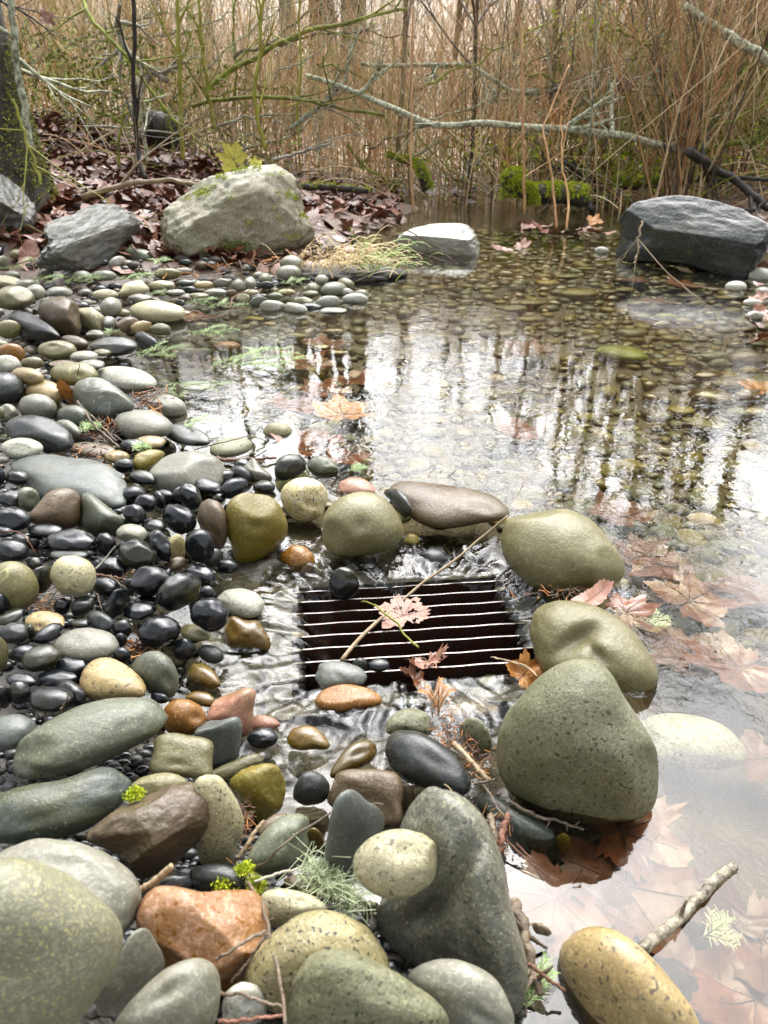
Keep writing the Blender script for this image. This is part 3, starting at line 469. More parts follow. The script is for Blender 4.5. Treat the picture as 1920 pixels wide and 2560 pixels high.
B('big olive-grey ball of a stone cut by the left edge', 'olive', 'B', [(-70,800),(-30,700),(40,660),(110,664),(170,700),(208,760),(215,820),(195,880),(150,920),(80,932),(0,925),(-50,880)], 'the olive ball at the left edge', lift=.6)
B('pale olive speckled ball of a stone on the black pebbles', 'cream', 'B', [(272,745),(285,680),(335,637),(410,630),(480,655),(520,700),(528,760),(505,825),(440,860),(360,862),(300,830)], 'the pale speckled ball', lift=1.2, lump=.015)
B('tan gritty stone half hidden under black pebbles', 'tan', 'B', (245,995,112,62), 'the gritty tan stone', lift=.2)
B('smooth olive-grey lozenge of a stone above the tan egg', 'grey', 'B', [(280,1110),(330,1065),(400,1030),(480,1020),(560,1035),(625,1065),(652,1110),(640,1150),(580,1190),(490,1215),(400,1215),(310,1190)], 'the olive-grey lozenge', lift=.5)
B('smooth tan egg with a dark scar on its side', 'tan', 'B', [(432,1325),(450,1255),(500,1200),(560,1181),(630,1190),(700,1235),(765,1290),(798,1345),(798,1395),(740,1412),(620,1418),(520,1420),(450,1395)], 'the scarred tan egg', lift=.6, lump=.015)
B('round grey-green stone with a crack, right next to the scarred tan egg', 'greygreen', 'B', [(705,1250),(745,1185),(800,1152),(870,1150),(930,1190),(965,1255),(978,1320),(960,1385),(920,1420),(850,1410),(790,1360),(740,1300)], 'the cracked green stone', lift=.5, lump=.015)
B('grey granite pebble under black ones near the left edge', 'greygreen', 'B', (150,325,68,70), None, lift=.4)
B('grey-green long pebble below the long black pebble', 'slate', 'B', (377,625,102,36), None, lift=.1)
B('olive stone cut by the left edge, low among the black pebbles', 'olive', 'B', (-8,1170,56,98), None, lift=.3)
B('flat dark olive stone at the stream edge below the black pebbles', 'olive', 'B', (1065,1052,88,46,-10), None, lift=.1)
B('light speckled stone above the big sloping grey slab', 'pale', 'B', (120,45,115,58), 'the light speckled stone', lift=.3)
B('brown-grey slab wedged above the big sloping grey slab', 'brown', 'B', (505,52,130,42,-4), None, lift=.2)
B('tan wedge beside the brown-grey slab', 'tan', 'B', (640,92,70,36), None, lift=.3)
B('grey angular stone chip with sharp corners at the water edge', 'grey', 'B', [(1305,165),(1380,94),(1430,140),(1488,205),(1430,235),(1370,235)], 'the sharp grey chip', lift=.2, facets=3)

GBK = 'shiny black pebbles heaped beside the drain'
BLK = [(780,206,78,42,-8,.8),(680,141,57,43,0,.6),(727,304,76,55,5,.7),(800,345,63,51,-5,1.3),(736,405,66,55,-20,1.2),(978,430,100,76,-40,1.0),(840,466,70,37,0,.9),(1037,312,58,80,25,1.1),(1112,245,97,46,-12,.9),(1280,262,78,55,28,1.),
 (1232,206,62,42,20,.6),(1440,256,63,39,0,.5),(1312,188,62,46,-25,.4),(986,292,48,38,30,.5),(868,330,35,58,20,.4),(752,625,108,86,-5,1.0),(866,580,62,98,20,.9),(580,575,55,76,20,.6),(1094,578,82,94,0,1.2),(388,545,137,61,2,1.1),(246,490,96,39,0,.6),
 (70,430,102,66,-3,.7),(62,606,95,67,-3,.8),(65,322,84,53,-5,.6),(95,206,67,43,-3,.5),(822,770,112,84,5,1.2),(976,826,132,93,33,1.5),(1143,952,108,93,-12,1.6),(868,1046,118,88,12,1.3),(762,930,94,49,6,.9),(642,888,92,56,55,.9),(582,802,82,54,-10,.3),
 (600,690,92,58,-12,.2),(230,760,62,78,-10,.4),(450,905,72,50,25,.6),(338,908,46,46,0,.4),(190,675,43,36,0,.4),(550,990,80,52,-25,.8),(668,1032,56,53,0,.5),(82,1054,84,60,8,.8),(262,1056,88,44,32,1.0),(222,1190,112,70,18,.9),(386,1230,92,56,0,.3),
 (312,1300,110,46,3,.6),(128,1165,72,50,15,.4),(116,1312,86,42,-3,.5),(276,1415,124,72,4,1.1),(106,1382,66,66,0,.6),(385,1385,95,66,-35,.5),(18,1402,46,62,0,.6),(1005,1142,63,62,0,.6),(1150,1168,72,50,-20,.1),(1090,742,88,62,-20,.5),(1130,836,46,42,0,.4),
 (800,880,66,32,0,.2),(720,802,48,52,30,.3),(872,1402,52,36,-20,.7),(668,1180,50,50,30,.5),(62,962,84,38,25,.6),(15,895,45,66,0,.7),(0,195,30,52,0,.5),(740,32,58,40,-10,.4),(1320,132,42,26,0,.2),(1195,320,36,28,0,.2),(660,1090,36,40,0,.2),
 (440,1000,60,28,0,.3),(160,1045,34,44,15,.3),(900,300,50,30,-10,.2),(640,388,36,22,0,.1),(1165,645,60,48,40,.2),(1238,378,18,30,0,.2),(500,1075,30,24,0,.1),(545,690,46,40,0,.1),(20,500,60,34,0,.3),(120,545,50,36,-30,.3),(880,720,60,34,0,.1),(1240,690,60,44,0,.1)]
for cx, cy, rx, ry, a, lf in BLK:
    o = stone('black_pebble', 'B', (cx, cy, rx, ry, a), 'black' if (cx * 7 + cy) % 11 else 'charcoal', lift=lf, lump=.085, rough=.006, facets=1 if (cx + cy) % 4 == 0 else 0)
    o['_auto'] = 'black pebble'; tag(o, None, 'pebble', GBK)

# ------------------------------------------------------------------ upper bank and shore
B('smooth blue-grey stone, flat-topped and pointed, largest on the upper bank', 'slate', 'A', [(315,765),(328,715),(380,694),(450,704),(520,750),(595,822),(560,855),(480,893),(400,885),(328,845)], 'the pointed blue-grey stone', lift=.3)
B('olive flat-backed stone above the pointed blue-grey stone', 'olive', 'A', (320,682,106,52,-2), 'the olive flat-backed stone', lift=.3)
B('long pale flat stone reaching into the shallows', 'pale', 'A', (545,702,132,52,-9), 'the long pale flat stone', lift=.15)
B('dark smooth stone cut by the left edge above the tan one', 'charcoal', 'A', (25,745,82,70), 'the dark smooth edge stone', lift=.5)
B('tan domed stone next to the dark smooth edge stone', 'tan', 'A', (190,766,90,60,-12), 'the tan dome', lift=.3)
B('olive-grey rounded stone in front of the tan dome', 'grey', 'A', (165,826,84,57,-8), 'the rounded olive-grey stone', lift=.5)
B('dark green low stone beside the rounded olive-grey stone', 'darkgreen', 'A', (322,872,77,56,-12), None, lift=.3)
B('big dark humped stone with a bent back, above the light speckled stone', 'charcoal', 'A', [(17,905),(58,866),(130,853),(230,880),(302,930),(318,990),(270,1023),(180,1018),(80,1003),(28,962)], 'the dark humped stone', lift=.5)
B('wide grey rounded stone at the edge of the shallows', 'grey', 'A', [(492,885),(510,855),(580,837),(660,838),(720,868),(750,905),(735,945),(660,962),(560,965),(505,930)], 'the wide grey shore stone', lift=.3)
B('low grey wet stone running into the water beside the wide grey shore stone', 'slate', 'A', (805,948,105,44,-14), None, z=.0)
B('grey pitted stone at the waterline under the long pale flat stone', 'grey', 'A', (720,825,88,54,-10), None, z=.01)
B('round flat grey stone just breaking the water', 'grey', 'A', (853,737,78,25), None, z=-.002)
B('olive stone capped with film of water, standing in the shallows', 'olive', 'A', (1200,936,66,46), None, z=-.005)
B('speckled olive oval stone in the shallows near the large black shore stone', 'mossolive', 'A', (998,1000,94,44,8), 'the speckled olive oval', z=.0)
B('long yellow-tan pebble above the lime-yellow stone', 'tan', 'A', (645,978,72,30,4), None, lift=.3)
B('large olive egg cut by the left edge of the upper bank', 'olive', 'A', (62,355,88,54), 'the large olive edge egg', lift=.5)
B('brown ribbed stone with a knob, on the upper bank', 'brown', 'A', [(165,430),(180,375),(230,347),(290,345),(330,375),(345,430),(355,500),(330,522),(260,515),(200,480)], 'the knobbed brown stone', lift=.4, lump=.06)
B('dark slanting slab on the upper bank in front of the knobbed brown stone', 'charcoal', 'A', [(28,432),(60,404),(130,418),(225,480),(258,520),(222,555),(120,528),(75,485)], 'the dark slanting slab', lift=.5, facets=3)
B('pale green angular chip beside the knobbed brown stone', 'cream', 'A', [(325,402),(400,393),(452,438),(445,492),(380,508),(338,482)], None, lift=.2, facets=4)
B('whitish-green flat angular stone near the mossy tan boulder', 'cream', 'A', [(507,342),(540,288),(612,274),(653,322),(602,355)], 'the whitish angular stone', lift=.3, facets=3)
B('broad pale green stone with water lapping its front edge', 'cream', 'A', (680,415,122,52,-3), 'the broad pale green stone', lift=.1)
B('dark green wet stone at the waterline below the broad pale green stone', 'charcoal', 'A', (492,562,105,42), 'the dark waterline stone', lift=.2)
B('dark olive rounded stone below the dark slanting slab', 'olive', 'A', (248,580,86,43), None, lift=.3)
B('reddish-brown stone at the left edge', 'rust', 'A', (45,597,65,46), 'the reddish edge stone', lift=.4)
B('olive egg at the left edge under the dark slanting slab', 'olive', 'A', (38,490,56,42), None, lift=.4)
B('pale tan stone beside the dark smooth edge stone', 'tan', 'A', (120,690,72,36,-10), None, lift=.3)
B('grey broken stone at the left edge below the reddish one', 'pale', 'A', (28,640,62,40), None, lift=.4, facets=3)
B('two-lobed grey-green stone at the foot of the mossy tan boulder, its upper lobe', 'grey', 'A', (1258,205,50,36), None, z=.075)
B('lower lobe stone under the two-lobed grey-green pair at the boulder foot', 'grey', 'A', (1248,245,56,34), None, z=.04)
for q in [(140,635,50,28,0,'olive'),(320,550,66,34,-10,'brown'),(590,170,69,38,-10,'greygreen'),(510,205,42,31,15,'grey'),(352,266,46,30,0,'greygreen'),(450,260,56,25,0,'grey'),(725,250,62,26,0,'olive'),(880,298,43,18,0,'tan'),
          (1030,303,30,31,20,'grey'),(1080,290,28,28,0,'grey'),(1145,274,29,27,0,'mossolive'),(1152,300,34,18,0,'charcoal'),(1050,355,31,20,0,'cream'),(1120,371,40,24,10,'greygreen'),(1175,392,55,30,0,'grey'),(1190,346,33,16,0,'greygreen'),
          (1275,402,52,28,-10,'grey'),(1310,371,46,22,0,'olive'),(1350,314,29,26,0,'mossolive'),(1390,276,29,23,0,'grey'),(1442,320,59,36,5,'greygreen'),(1492,295,38,28,-15,'olive'),(1535,360,58,28,0,'pale'),(1418,375,56,31,5,'grey'),(1342,336,36,15,0,'mossolive'),
          (605,355,52,18,0,'grey'),(455,340,56,24,0,'cream'),(478,392,48,42,0,'grey'),(470,464,32,33,0,'grey'),(552,470,53,34,8,'brown'),(612,480,48,27,10,'tan'),(692,490,46,26,0,'mossolive'),(632,545,62,36,-35,'charcoal'),(15,286,92,30,-8,'cream'),
          (200,243,36,28,20,'grey'),(70,165,32,22,0,'olive'),(8,152,26,32,0,'black'),(655,95,46,50,20,'pale'),(665,60,32,26,0,'pale'),(365,606,62,24,0,'grey'),(150,330,48,34,0,'pale'),(255,330,60,24,0,'pale'),(700,300,56,24,0,'cream'),(790,240,46,18,0,'grey'),
          (800,290,40,16,0,'darkgreen'),(930,330,50,18,0,'grey'),(960,290,40,20,0,'grey'),(1240,330,40,16,0,'tan'),(1560,335,30,16,0,'pale'),(410,510,40,18,0,'grey'),(395,640,60,20,0,'grey'),(270,640,60,18,0,'brown'),(15,850,40,30,0,'olive'),(40,850,42,34,-40,'grey'),
          (295,920,34,60,60,'grey'),(0,560,40,24,0,'mossolive'),(12,205,30,34,0,'greygreen'),(115,300,60,26,0,'grey'),(570,1000,54,36,-10,'black'),(1050,1075,40,26,0,'black'),(1440,410,60,16,0,'grey'),(1345,390,50,16,0,'charcoal'),(1085,330,32,14,0,'cream'),(1000,335,26,16,0,'brown'),(860,345,44,14,0,'olive'),
          (1115,258,24,18,0,'grey'),(1500,330,28,18,0,'grey'),(760,330,40,14,0,'grey'),(655,390,30,14,0,'grey'),(530,420,34,18,0,'olive'),(440,590,40,16,0,'olive')]:
    o = stone('river_stone', 'A', q[:5], q[5], lift=.25, lump=.09); o['_auto'] = 'stone'; o['_hue'] = q[5]; tag(o, None, 'stone', 'small stones along the upper shore')
for q in [(940,150,32,19,0,'pale'),(1625,258,56,34,0,'pale'),(1520,305,48,26,0,'pale'),(1590,375,40,18,0,'pale'),(1640,330,40,24,0,'grey'),(1600,430,42,20,0,'pale')]:
    o = stone('river_stone', 'J', q[:5], q[5], z=.01); o['_auto'] = 'stone'; o['_hue'] = q[5]; tag(o, None, 'stone', 'small stones along the far shore')

# ------------------------------------------------------------------ drain grate and its pit
GZ = -.052                                           # height of the bar tops
GROT = R(6); gc = onz(px('C', (925, 1035)), GZ); ca, sa = math.cos(GROT), math.sin(GROT)
GW, GL = .215, .165                                  # half width, half depth of the opening
def gl(x, y):                                        # world -> grate axes
    x = np.asarray(x) - gc[0]; y = np.asarray(y) - gc[1]; return x * ca + y * sa, -x * sa + y * ca
def box(mb, c, h, m=0):
    s = np.array([[i, j, k] for i in (-1, 1) for j in (-1, 1) for k in (-1, 1)], float)
    mb.add(np.array(c) + s * np.array(h), [[0, 1, 3, 2], [4, 6, 7, 5], [0, 4, 5, 1], [2, 3, 7, 6], [0, 2, 6, 4], [1, 5, 7, 3]], m)
t = NT('wet_rusty_steel'); n1 = t.noise(60, 4); c = t.mix(t.ramp(n1, .4, .62), (.09, .075, .065), (.11, .042, .022))
t.bsdf(c, t.math('MULTIPLY_ADD', n1, .3, .12), t.bump(t.noise(220, 3), .3, .001), metal=.75); M['steel'] = t.m
t = NT('wet_bar_edge_sky_gleam'); t.bsdf(t.mix(t.noise(90, 3), (.10, .07, .055), (.34, .32, .30)), .34, t.bump(t.noise(200, 3), .3, .001), metal=.25); M['edge'] = t.m  # paler colour on the bar tops paints in the gleam of the sky
t = NT('rusty_pit_wall'); t.bsdf(t.mix(t.ramp(t.noise(18, 4), .35, .65), (.025, .011, .008), (.12, .042, .024)), .45, t.bump(t.noise(80, 3), .6, .003)); M['pit'] = t.m
grate = empty('drain_grate', gc); grate.rotation_euler.z = GROT
tag(grate, 'rusty steel drain grate with parallel bars, stream water pouring into it', 'drain grate')
bars_px = [797, 852, 914, 974, 1038, 1106, 1178, 1252]
for i, yb in enumerate(bars_px):
    ly = float(gl(*onz(px('C', (900, yb)), GZ)[:2])[1])
    mb = MB(); n = 26; xs = np.linspace(-GW - .012, GW + .012, n); wob = .0008 * perlin(np.c_[xs * 30, np.full(n, i * 3.3), np.zeros(n)])
    pr = [(-.0017, 0), (.0017, 0), (.0017, -.034), (-.0017, -.034)]
    V = np.array([[x, ly + a + wob[j], b + .0006 * math.sin(x * 60 + i)] for j, x in enumerate(xs) for a, b in pr])
    F, mm = [], []
    for j in range(n - 1):
        for k_ in range(4): F.append([j*4+k_, j*4+(k_+1) % 4, j*4+4+(k_+1) % 4, j*4+4+k_]); mm.append(1 if k_ == 0 else 0)
    mesh_obj('bar', V, F, [M['steel'], M['edge']], grate, smooth=False, midx=mm)
mb = MB(); fw = .022
for sx in (-1, 1): box(mb, (sx * (GW + fw + .012), 0, -.03), (fw, GL + 2 * fw + .012, .028))
for sy in (-1, 1): box(mb, (0, sy * (GL + fw + .006), -.032), (GW + .011, fw - .002, .028))
mb.build('frame', M['darkbark'], grate, smooth=False)
mb = MB()
for sx in (-1, 1): box(mb, (sx * (GW + .03), 0, -.33), (.02, GL + .05, .265))
for sy in (-1, 1): box(mb, (0, sy * (GL + .03), -.33), (GW + .009, .02, .265))
box(mb, (0, 0, -.62), (GW + .05, GL + .05, .02)); mb.build('pit_wall', M['pit'], grate, smooth=False)

# ------------------------------------------------------------------ ground and water
def lines(segs):
    out = [segs[0][0]]
    for a, b, s0, s1 in segs:
        x = a; L = b - a; n = max(2, int(round(2 * L / (s0 + s1)))); w = np.linspace(s0, s1, n); out += list(a + np.cumsum(w) * L / w.sum())
    return np.array(out)
def grid(xs, ys, z, hole=None):
    X, Y = np.meshgrid(xs, ys); Z = z(X, Y); V = np.stack([X, Y, Z], -1).reshape(-1, 3); nx, ny = len(xs), len(ys)
    i = (np.arange(ny - 1)[:, None] * nx + np.arange(nx - 1)[None]).ravel(); F = np.c_[i, i + 1, i + nx + 1, i + nx]
    if hole is not None:
        C = V[F].mean(1); F = F[~hole(C[:, 0], C[:, 1])]
    return V, F
RING = np.array([onz(px('W', p), 0)[:2] for p in [(560,1130),(660,1060),(790,1130),(890,1085),(1040,1110),(1130,1180),(1170,1290),(1200,1380),(1150,1480),(1110,1600),(1080,1720),(1020,1800),(930,1780),(860,1900),(700,1860),(560,1800),(470,1720),(380,1600),(380,1480),(440,1380),(440,1250),(480,1160)]])
def sdist(x, y):                                     # signed distance to the ring of stones, positive inside
    x = x.ravel(); y = y.ravel(); d = np.full(len(x), 1e9); ins = np.zeros(len(x), bool); n = len(RING)
    for i in range(n):
        a, b = RING[i], RING[(i + 1) % n]; e = b - a; tt = np.clip(((x - a[0]) * e[0] + (y - a[1]) * e[1]) / (e @ e), 0, 1)
        d = np.minimum(d, np.hypot(x - a[0] - tt * e[0], y - a[1] - tt * e[1]))
        c = (a[1] > y) != (b[1] > y); ins ^= c & (x < (b[0] - a[0]) * (y - a[1]) / (b[1] - a[1] + 1e-12) + a[0])
    return np.where(ins, d, -d)
def zground(X, Y):
    sh = X.shape; x, y = X.ravel(), Y.ravel(); z = bed(x, y); P = np.c_[x, y, 0 * x]
    z = z + .012 * fbm(P * 14, 3) * (1 - sstep(4, 8, y)) + .05 * fbm(P * 1.5 + 9, 3) * sstep(5, 9, np.abs(y)) + .6 * perlin(P * .22 + 3) * sstep(13, 20, y)
    u, v = gl(x, y); m = np.maximum(np.abs(u) - GW - .03, np.abs(v) - GL - .03)
    z = np.where(m < .03, np.minimum(z, -.118), z); return z.reshape(sh)
gx = lines([(-40, -6, 2.5, .4), (-6, -1.2, .4, .03), (-1.2, 1.2, .02, .02), (1.2, 6, .03, .4), (6, 40, .4, 2.5)])
gy = lines([(-30, -3, 3, .5), (-3, 0, .5, .03), (0, 2.4, .02, .02), (2.4, 10, .025, .15), (10, 45, .2, 2)])
V, F = grid(gx, gy, zground, lambda x, y: (np.abs(gl(x, y)[0]) < GW + .03) & (np.abs(gl(x, y)[1]) < GL + .03))
t = NT('wet_ground'); geo = t.n('ShaderNodeNewGeometry'); sep = t.n('ShaderNodeSeparateXYZ'); t.l(geo.outputs['Position'], sep.inputs[0])
soil = t.mix(t.ramp(t.noise(30, 4), .35, .65), (.012, .010, .007), (.055, .042, .026)); sand = t.mix(t.ramp(t.noise(9, 5), .35, .65), (.04, .024, .008), (.075, .052, .018))
litter = t.mix(t.ramp(t.noise(12, 6, .7), .38, .62), (.045, .022, .014), (.17, .085, .05))
straw = t.mix(t.ramp(t.noise(3, 8, .75), .38, .62), (.20, .145, .08), (.60, .45, .30))
def step(a, b, v): 
    o = t.n('ShaderNodeMapRange'); o.inputs[1].default_value = a; o.inputs[2].default_value = b; t.l(v, o.inputs[0]); return o.outputs[0]
ra_ = t.n('ShaderNodeAttribute', attribute_name='rapid').outputs['Fac']; c = t.mix(step(-.05, -.08, sep.outputs[2]), soil, t.mix(ra_, sand, soil)); c = t.mix(step(3.6, 5, sep.outputs[1]), c, t.mix(step(-.02, .03, sep.outputs[2]), sand, litter)); c = t.mix(step(9.5, 12, sep.outputs[1]), c, straw)
t.bsdf(c, .5, t.bump(t.noise(70, 4), .8, .008)); M['ground'] = t.m
gr_o = mesh_obj('ground', V, F, M['ground']); tag(gr_o, kind='structure'); GV = V

t = NT('stream_water'); at_ = t.n('ShaderNodeAttribute', attribute_name='rapid'); rap = at_.outputs['Fac']
st = t.n('ShaderNodeMapping'); st.inputs['Scale'].default_value = (1, 1, 1); t.l(t.co.outputs['Object'], st.inputs[0])
ridg = t.math('ABSOLUTE', t.math('SUBTRACT', t.noise(16, 3, .5, None, 1.5), .5)); calm = t.noise(5.0, 2, .5); patchy = t.ramp(t.noise(1.1, 2), .42, .62)
fine = t.noise(34, 2, .5, None, .4); rip = t.noise(70, 3, .6, None, 1.2)
b = t.bump(calm, .03, .02); b = t.bump(fine, t.math('MULTIPLY_ADD', patchy, .07, .012), .01, b); b = t.bump(ridg, t.math('MULTIPLY', t.ramp(t.noise(.8, 2), .48, .6), .10), .02, b); b = t.bump(rip, t.math('MULTIPLY', rap, .16), .008, b)
gls = t.n('ShaderNodeBsdfGlossy'); gls.inputs['Roughness'].default_value = .015; gls.inputs['Color'].default_value = (1, 1, 1, 1); t.l(b, gls.inputs['Normal'])
tr = t.n('ShaderNodeBsdfTransparent'); tr.inputs['Color'].default_value = (.86, .84, .70, 1)
fr = t.n('ShaderNodeFresnel'); t.l(t.math('MULTIPLY_ADD', rap, .0, 1.42), fr.inputs['IOR']); t.l(b, fr.inputs['Normal'])
mx = t.n('ShaderNodeMixShader'); t.l(fr.outputs[0], mx.inputs[0]); t.l(tr.outputs[0], mx.inputs[1]); t.l(gls.outputs[0], mx.inputs[2]); 
fo = t.n('ShaderNodeAttribute', attribute_name='foam').outputs['Fac']; fd = t.n('ShaderNodeBsdfDiffuse'); fd.inputs['Color'].default_value = (.75, .78, .80, 1); fm = t.n('ShaderNodeMixShader')
t.l(t.math('MULTIPLY', fo, t.ramp(t.noise(160, 3, .7), .42, .62)), fm.inputs[0]); t.l(mx.outputs[0], fm.inputs[1]); t.l(fd.outputs[0], fm.inputs[2]); t.l(fm.outputs[0], t.out.inputs[0]); M['water'] = t.m
def foam_mask(x, y):
    P = np.c_[x, y, 0 * x]; u, v = gl(x, y); m = rect_m(x, y); r_ = np.hypot(u, v) + 1e-6; an = np.arctan2(v, u); Q = np.c_[np.cos(an) * 22, np.sin(an) * 22, r_ * 14] + .6 * np.c_[perlin(P * 30), perlin(P * 30 + 40), perlin(P * 30 + 80)]
    f = rapid_mask(x, y) * sstep(.0, .40, perlin(Q) + .4 * perlin(Q * 2.1)) * (1 - sstep(.03, .17, m)) * sstep(-.1, .25, perlin(P * 7 + 3)) * .75
    for t_, px_, py_, rx, ry in [('D', 830, 815, 75, 50), ('D', 945, 1385, 60, 18), ('B', 1210, 610, 50, 45), ('C', 240, 500, 25, 40)]:
        c = at(t_, px_, py_, 0); e = at(t_, px_ + rx, py_, 0); g = at(t_, px_, py_ - ry, 0); d = ((x - c[0]) / (e[0] - c[0]))**2 + ((y - c[1]) / (g[1] - c[1]))**2
        f = np.maximum(f, .9 * (1 - sstep(.4, 1.2, d + .8 * perlin(P * 60))))
    return f
def rect_m(x, y): u, v = gl(x, y); return np.maximum(np.abs(u) - GW, np.abs(v) - GL)
def rapid_mask(x, y):
    s = sdist(x, y); m = rect_m(x.ravel(), y.ravel()); return sstep(-.02, .03, s) * (1 - sstep(.15, .36, m))
def zwater(X, Y):
    sh = X.shape; x, y = X.ravel(), Y.ravel(); s = sdist(x, y); m = rect_m(x, y); P = np.c_[x, y, 0 * x]
    z = -.030 * sstep(-.03, .05, s); z = z - .012 * (1 - sstep(0, .10, m)) * (s > 0) - .05 * sstep(.004, -.05, m)
    r = rapid_mask(x, y); u, v = gl(x, y)
    W = np.c_[x, y, 0 * x] * 26 + 1.6 * np.c_[perlin(P * 14), perlin(P * 14 + 40), 0 * x]
    rr_ = np.hypot(u, v) + 1e-6; an = np.arctan2(v, u); Q = np.c_[np.cos(an) * 7.5, np.sin(an) * 7.5, rr_ * 9] + .5 * np.c_[perlin(P * 16), perlin(P * 16 + 40), perlin(P * 16 + 80)]
    z = z + r * (.013 * perlin(W * .6) + .014 * perlin(Q * .8) + .0075 * perlin(Q * 1.9 + 5) + .0055 * perlin(W * 1.7 + 8) + .0008 * perlin(W * 4 + 3)) * (.45 + .9 * sstep(-.25, .3, perlin(P * 9 + 2)))
    return (z + (1 - r) * .0006 * perlin(P * 22)).reshape(sh)
wx = lines([(-30, -3, 2, .3), (-3, -.42, .3, .02), (-.42, .42, .0034, .0034), (.42, 4, .01, .3), (4, 30, .3, 2)])
wy = lines([(-6, .1, .6, .03), (.1, .75, .02, .01), (.75, 1.6, .0034, .0034), (1.6, 4, .01, .08), (4, 16, .1, 1)])
def whole(x, y):
    u, v = gl(x, y); m_ = np.maximum(np.abs(u - .020) - GW + .022 - .02 * np.clip(-v / GL, -1, 1), np.abs(v) - GL)
    return m_ < -.016 - .040 * (perlin(np.c_[x * 17, y * 17, 0 * x]) + .3 * perlin(np.c_[x * 70, y * 70, 0 * x]))
V, F = grid(wx, wy, zwater, whole)
wo_ = mesh_obj('water', V, F, M['water']); tag(wo_, kind='structure')
a_ = gr_o.data.attributes.new('rapid', 'FLOAT', 'POINT'); a_.data.foreach_set('value', sstep(-.03, .05, sdist(GV[:, 0], GV[:, 1])).astype(np.float32))
a_ = wo_.data.attributes.new('rapid', 'FLOAT', 'POINT'); a_.data.foreach_set('value', rapid_mask(V[:, 0], V[:, 1]).astype(np.float32))
a_ = wo_.data.attributes.new('foam', 'FLOAT', 'POINT'); a_.data.foreach_set('value', foam_mask(V[:, 0], V[:, 1]).astype(np.float32))

# ------------------------------------------------------------------ stones under the water
SUBM = ['olive', 'ochre', 'wetbrown', 'mossolive', 'brown', 'greygreen', 'ochre', 'olive', 'mossolive', 'tan']
PROTO = []
for i in range(14):
    N, F = ICO[3]; r = 1 + .16 * perlin(N * 1.1 + i * 5.3) + .06 * perlin(N * 2.6 + i); Vp = N * r[:, None] * np.array([1, rng.uniform(.6, .9), rng.uniform(.35, .5)])
    PROTO.append((Vp, F))
def inframe(p, mar=0):
    d = np.asarray(p) - C0; f = d @ VF
    if f < .05: return None
    q = np.array([960 + FPX * (d @ VR) / f, 1280 - FPX * (d @ VU) / f]); return q if -mar < q[0] < 1920 + mar and -mar < q[1] < 2560 + mar else None
def in_pond(p): 
    return sdist(np.array([p[0]]), np.array([p[1]]))[0] < -.06 and float(bed(np.array([p[0]]), np.array([p[1]]))[0]) < -.045
hand = [('J',1030,596,112,36,-8,'greenstone'),('J',1512,852,68,28,-8,'mossolive'),('J',1355,820,36,25,20,'olive'),('J',1285,838,62,20,-5,'ochre'),('J',1420,785,108,40,-8,'wetbrown'),('J',1580,778,70,32,0,'brown'),('J',1640,720,90,30,0,'greygreen'),('J',1265,640,42,12,0,'ochre'),('J',1340,640,45,20,-20,'brown'),
    ('J',1450,640,50,24,0,'greygreen'),('J',1220,630,45,18,0,'olive'),('J',1420,600,60,16,0,'greygreen'),('J',1570,620,90,40,0,'brown'),('J',1400,690,70,25,0,'wetbrown'),('J',1500,720,90,28,0,'brown'),('J',1600,850,70,30,0,'wetbrown'),('J',1380,900,100,22,-14,'olive'),('J',1200,870,50,22,0,'mossolive'),
    ('J',1120,1085,28,14,0,'ochre'),('J',840,335,90,24,0,'ochre'),('J',1040,320,50,14,0,'ochre'),('J',970,328,42,12,0,'olive'),('J',1090,380,45,16,0,'olive'),('J',1480,350,48,8,0,'tan'),('J',1240,380,50,10,0,'tan'),('J',1330,340,70,14,0,'charcoal'),('J',1230,405,40,13,0,'ochre'),('J',1215,440,50,22,0,'greenstone'),
    ('J',700,290,60,16,0,'ochre'),('J',680,232,40,12,0,'olive'),('J',870,228,40,9,0,'ochre'),('J',800,260,60,14,0,'olive'),('J',640,375,60,16,0,'olive'),('J',560,400,60,16,0,'greygreen'),('J',1060,510,70,25,0,'olive'),('J',620,450,50,18,0,'ochre'),
    ('A',1100,445,45,15,0,'ochre'),('A',1165,470,33,15,0,'tan'),('A',1200,555,40,20,0,'greygreen'),('A',1205,593,45,20,0,'ochre'),('A',1115,610,50,22,0,'greygreen'),('A',980,565,62,26,0,'pink'),('A',1340,690,65,40,0,'ochre'),('A',1440,900,40,18,0,'mossolive'),('A',1370,800,60,40,0,'olive'),('A',1290,760,50,28,0,'ochre'),
    ('A',1440,500,55,20,0,'wetbrown'),('A',880,590,40,22,0,'slate'),('A',1280,520,45,18,0,'olive'),('A',1380,565,50,16,0,'wetbrown'),('A',1050,480,40,14,0,'olive'),('A',860,470,45,15,0,'wetbrown'),('A',950,480,44,15,0,'greygreen'),('A',1260,880,40,30,0,'ochre'),('A',1450,590,60,20,0,'wetbrown'),('A',1410,440,50,18,0,'mossolive')]
for t_, cx, cy, rx, ry, a, m in hand:
    p = onz(px(t_, (cx, cy)), -.06); bz = float(bed(p[:1], p[1:2])[0])
    o = stone('submerged_stone', t_, (cx, cy, rx, ry, a), m, z=max(min(bz + .03, -.025), -.09), depth=.75); o['_auto'] = 'stone under the water'; o['_hue'] = m; tag(o, None, 'stone', 'stones under the water')
tries, made, rest_ = 0, [], MB()
cell = []
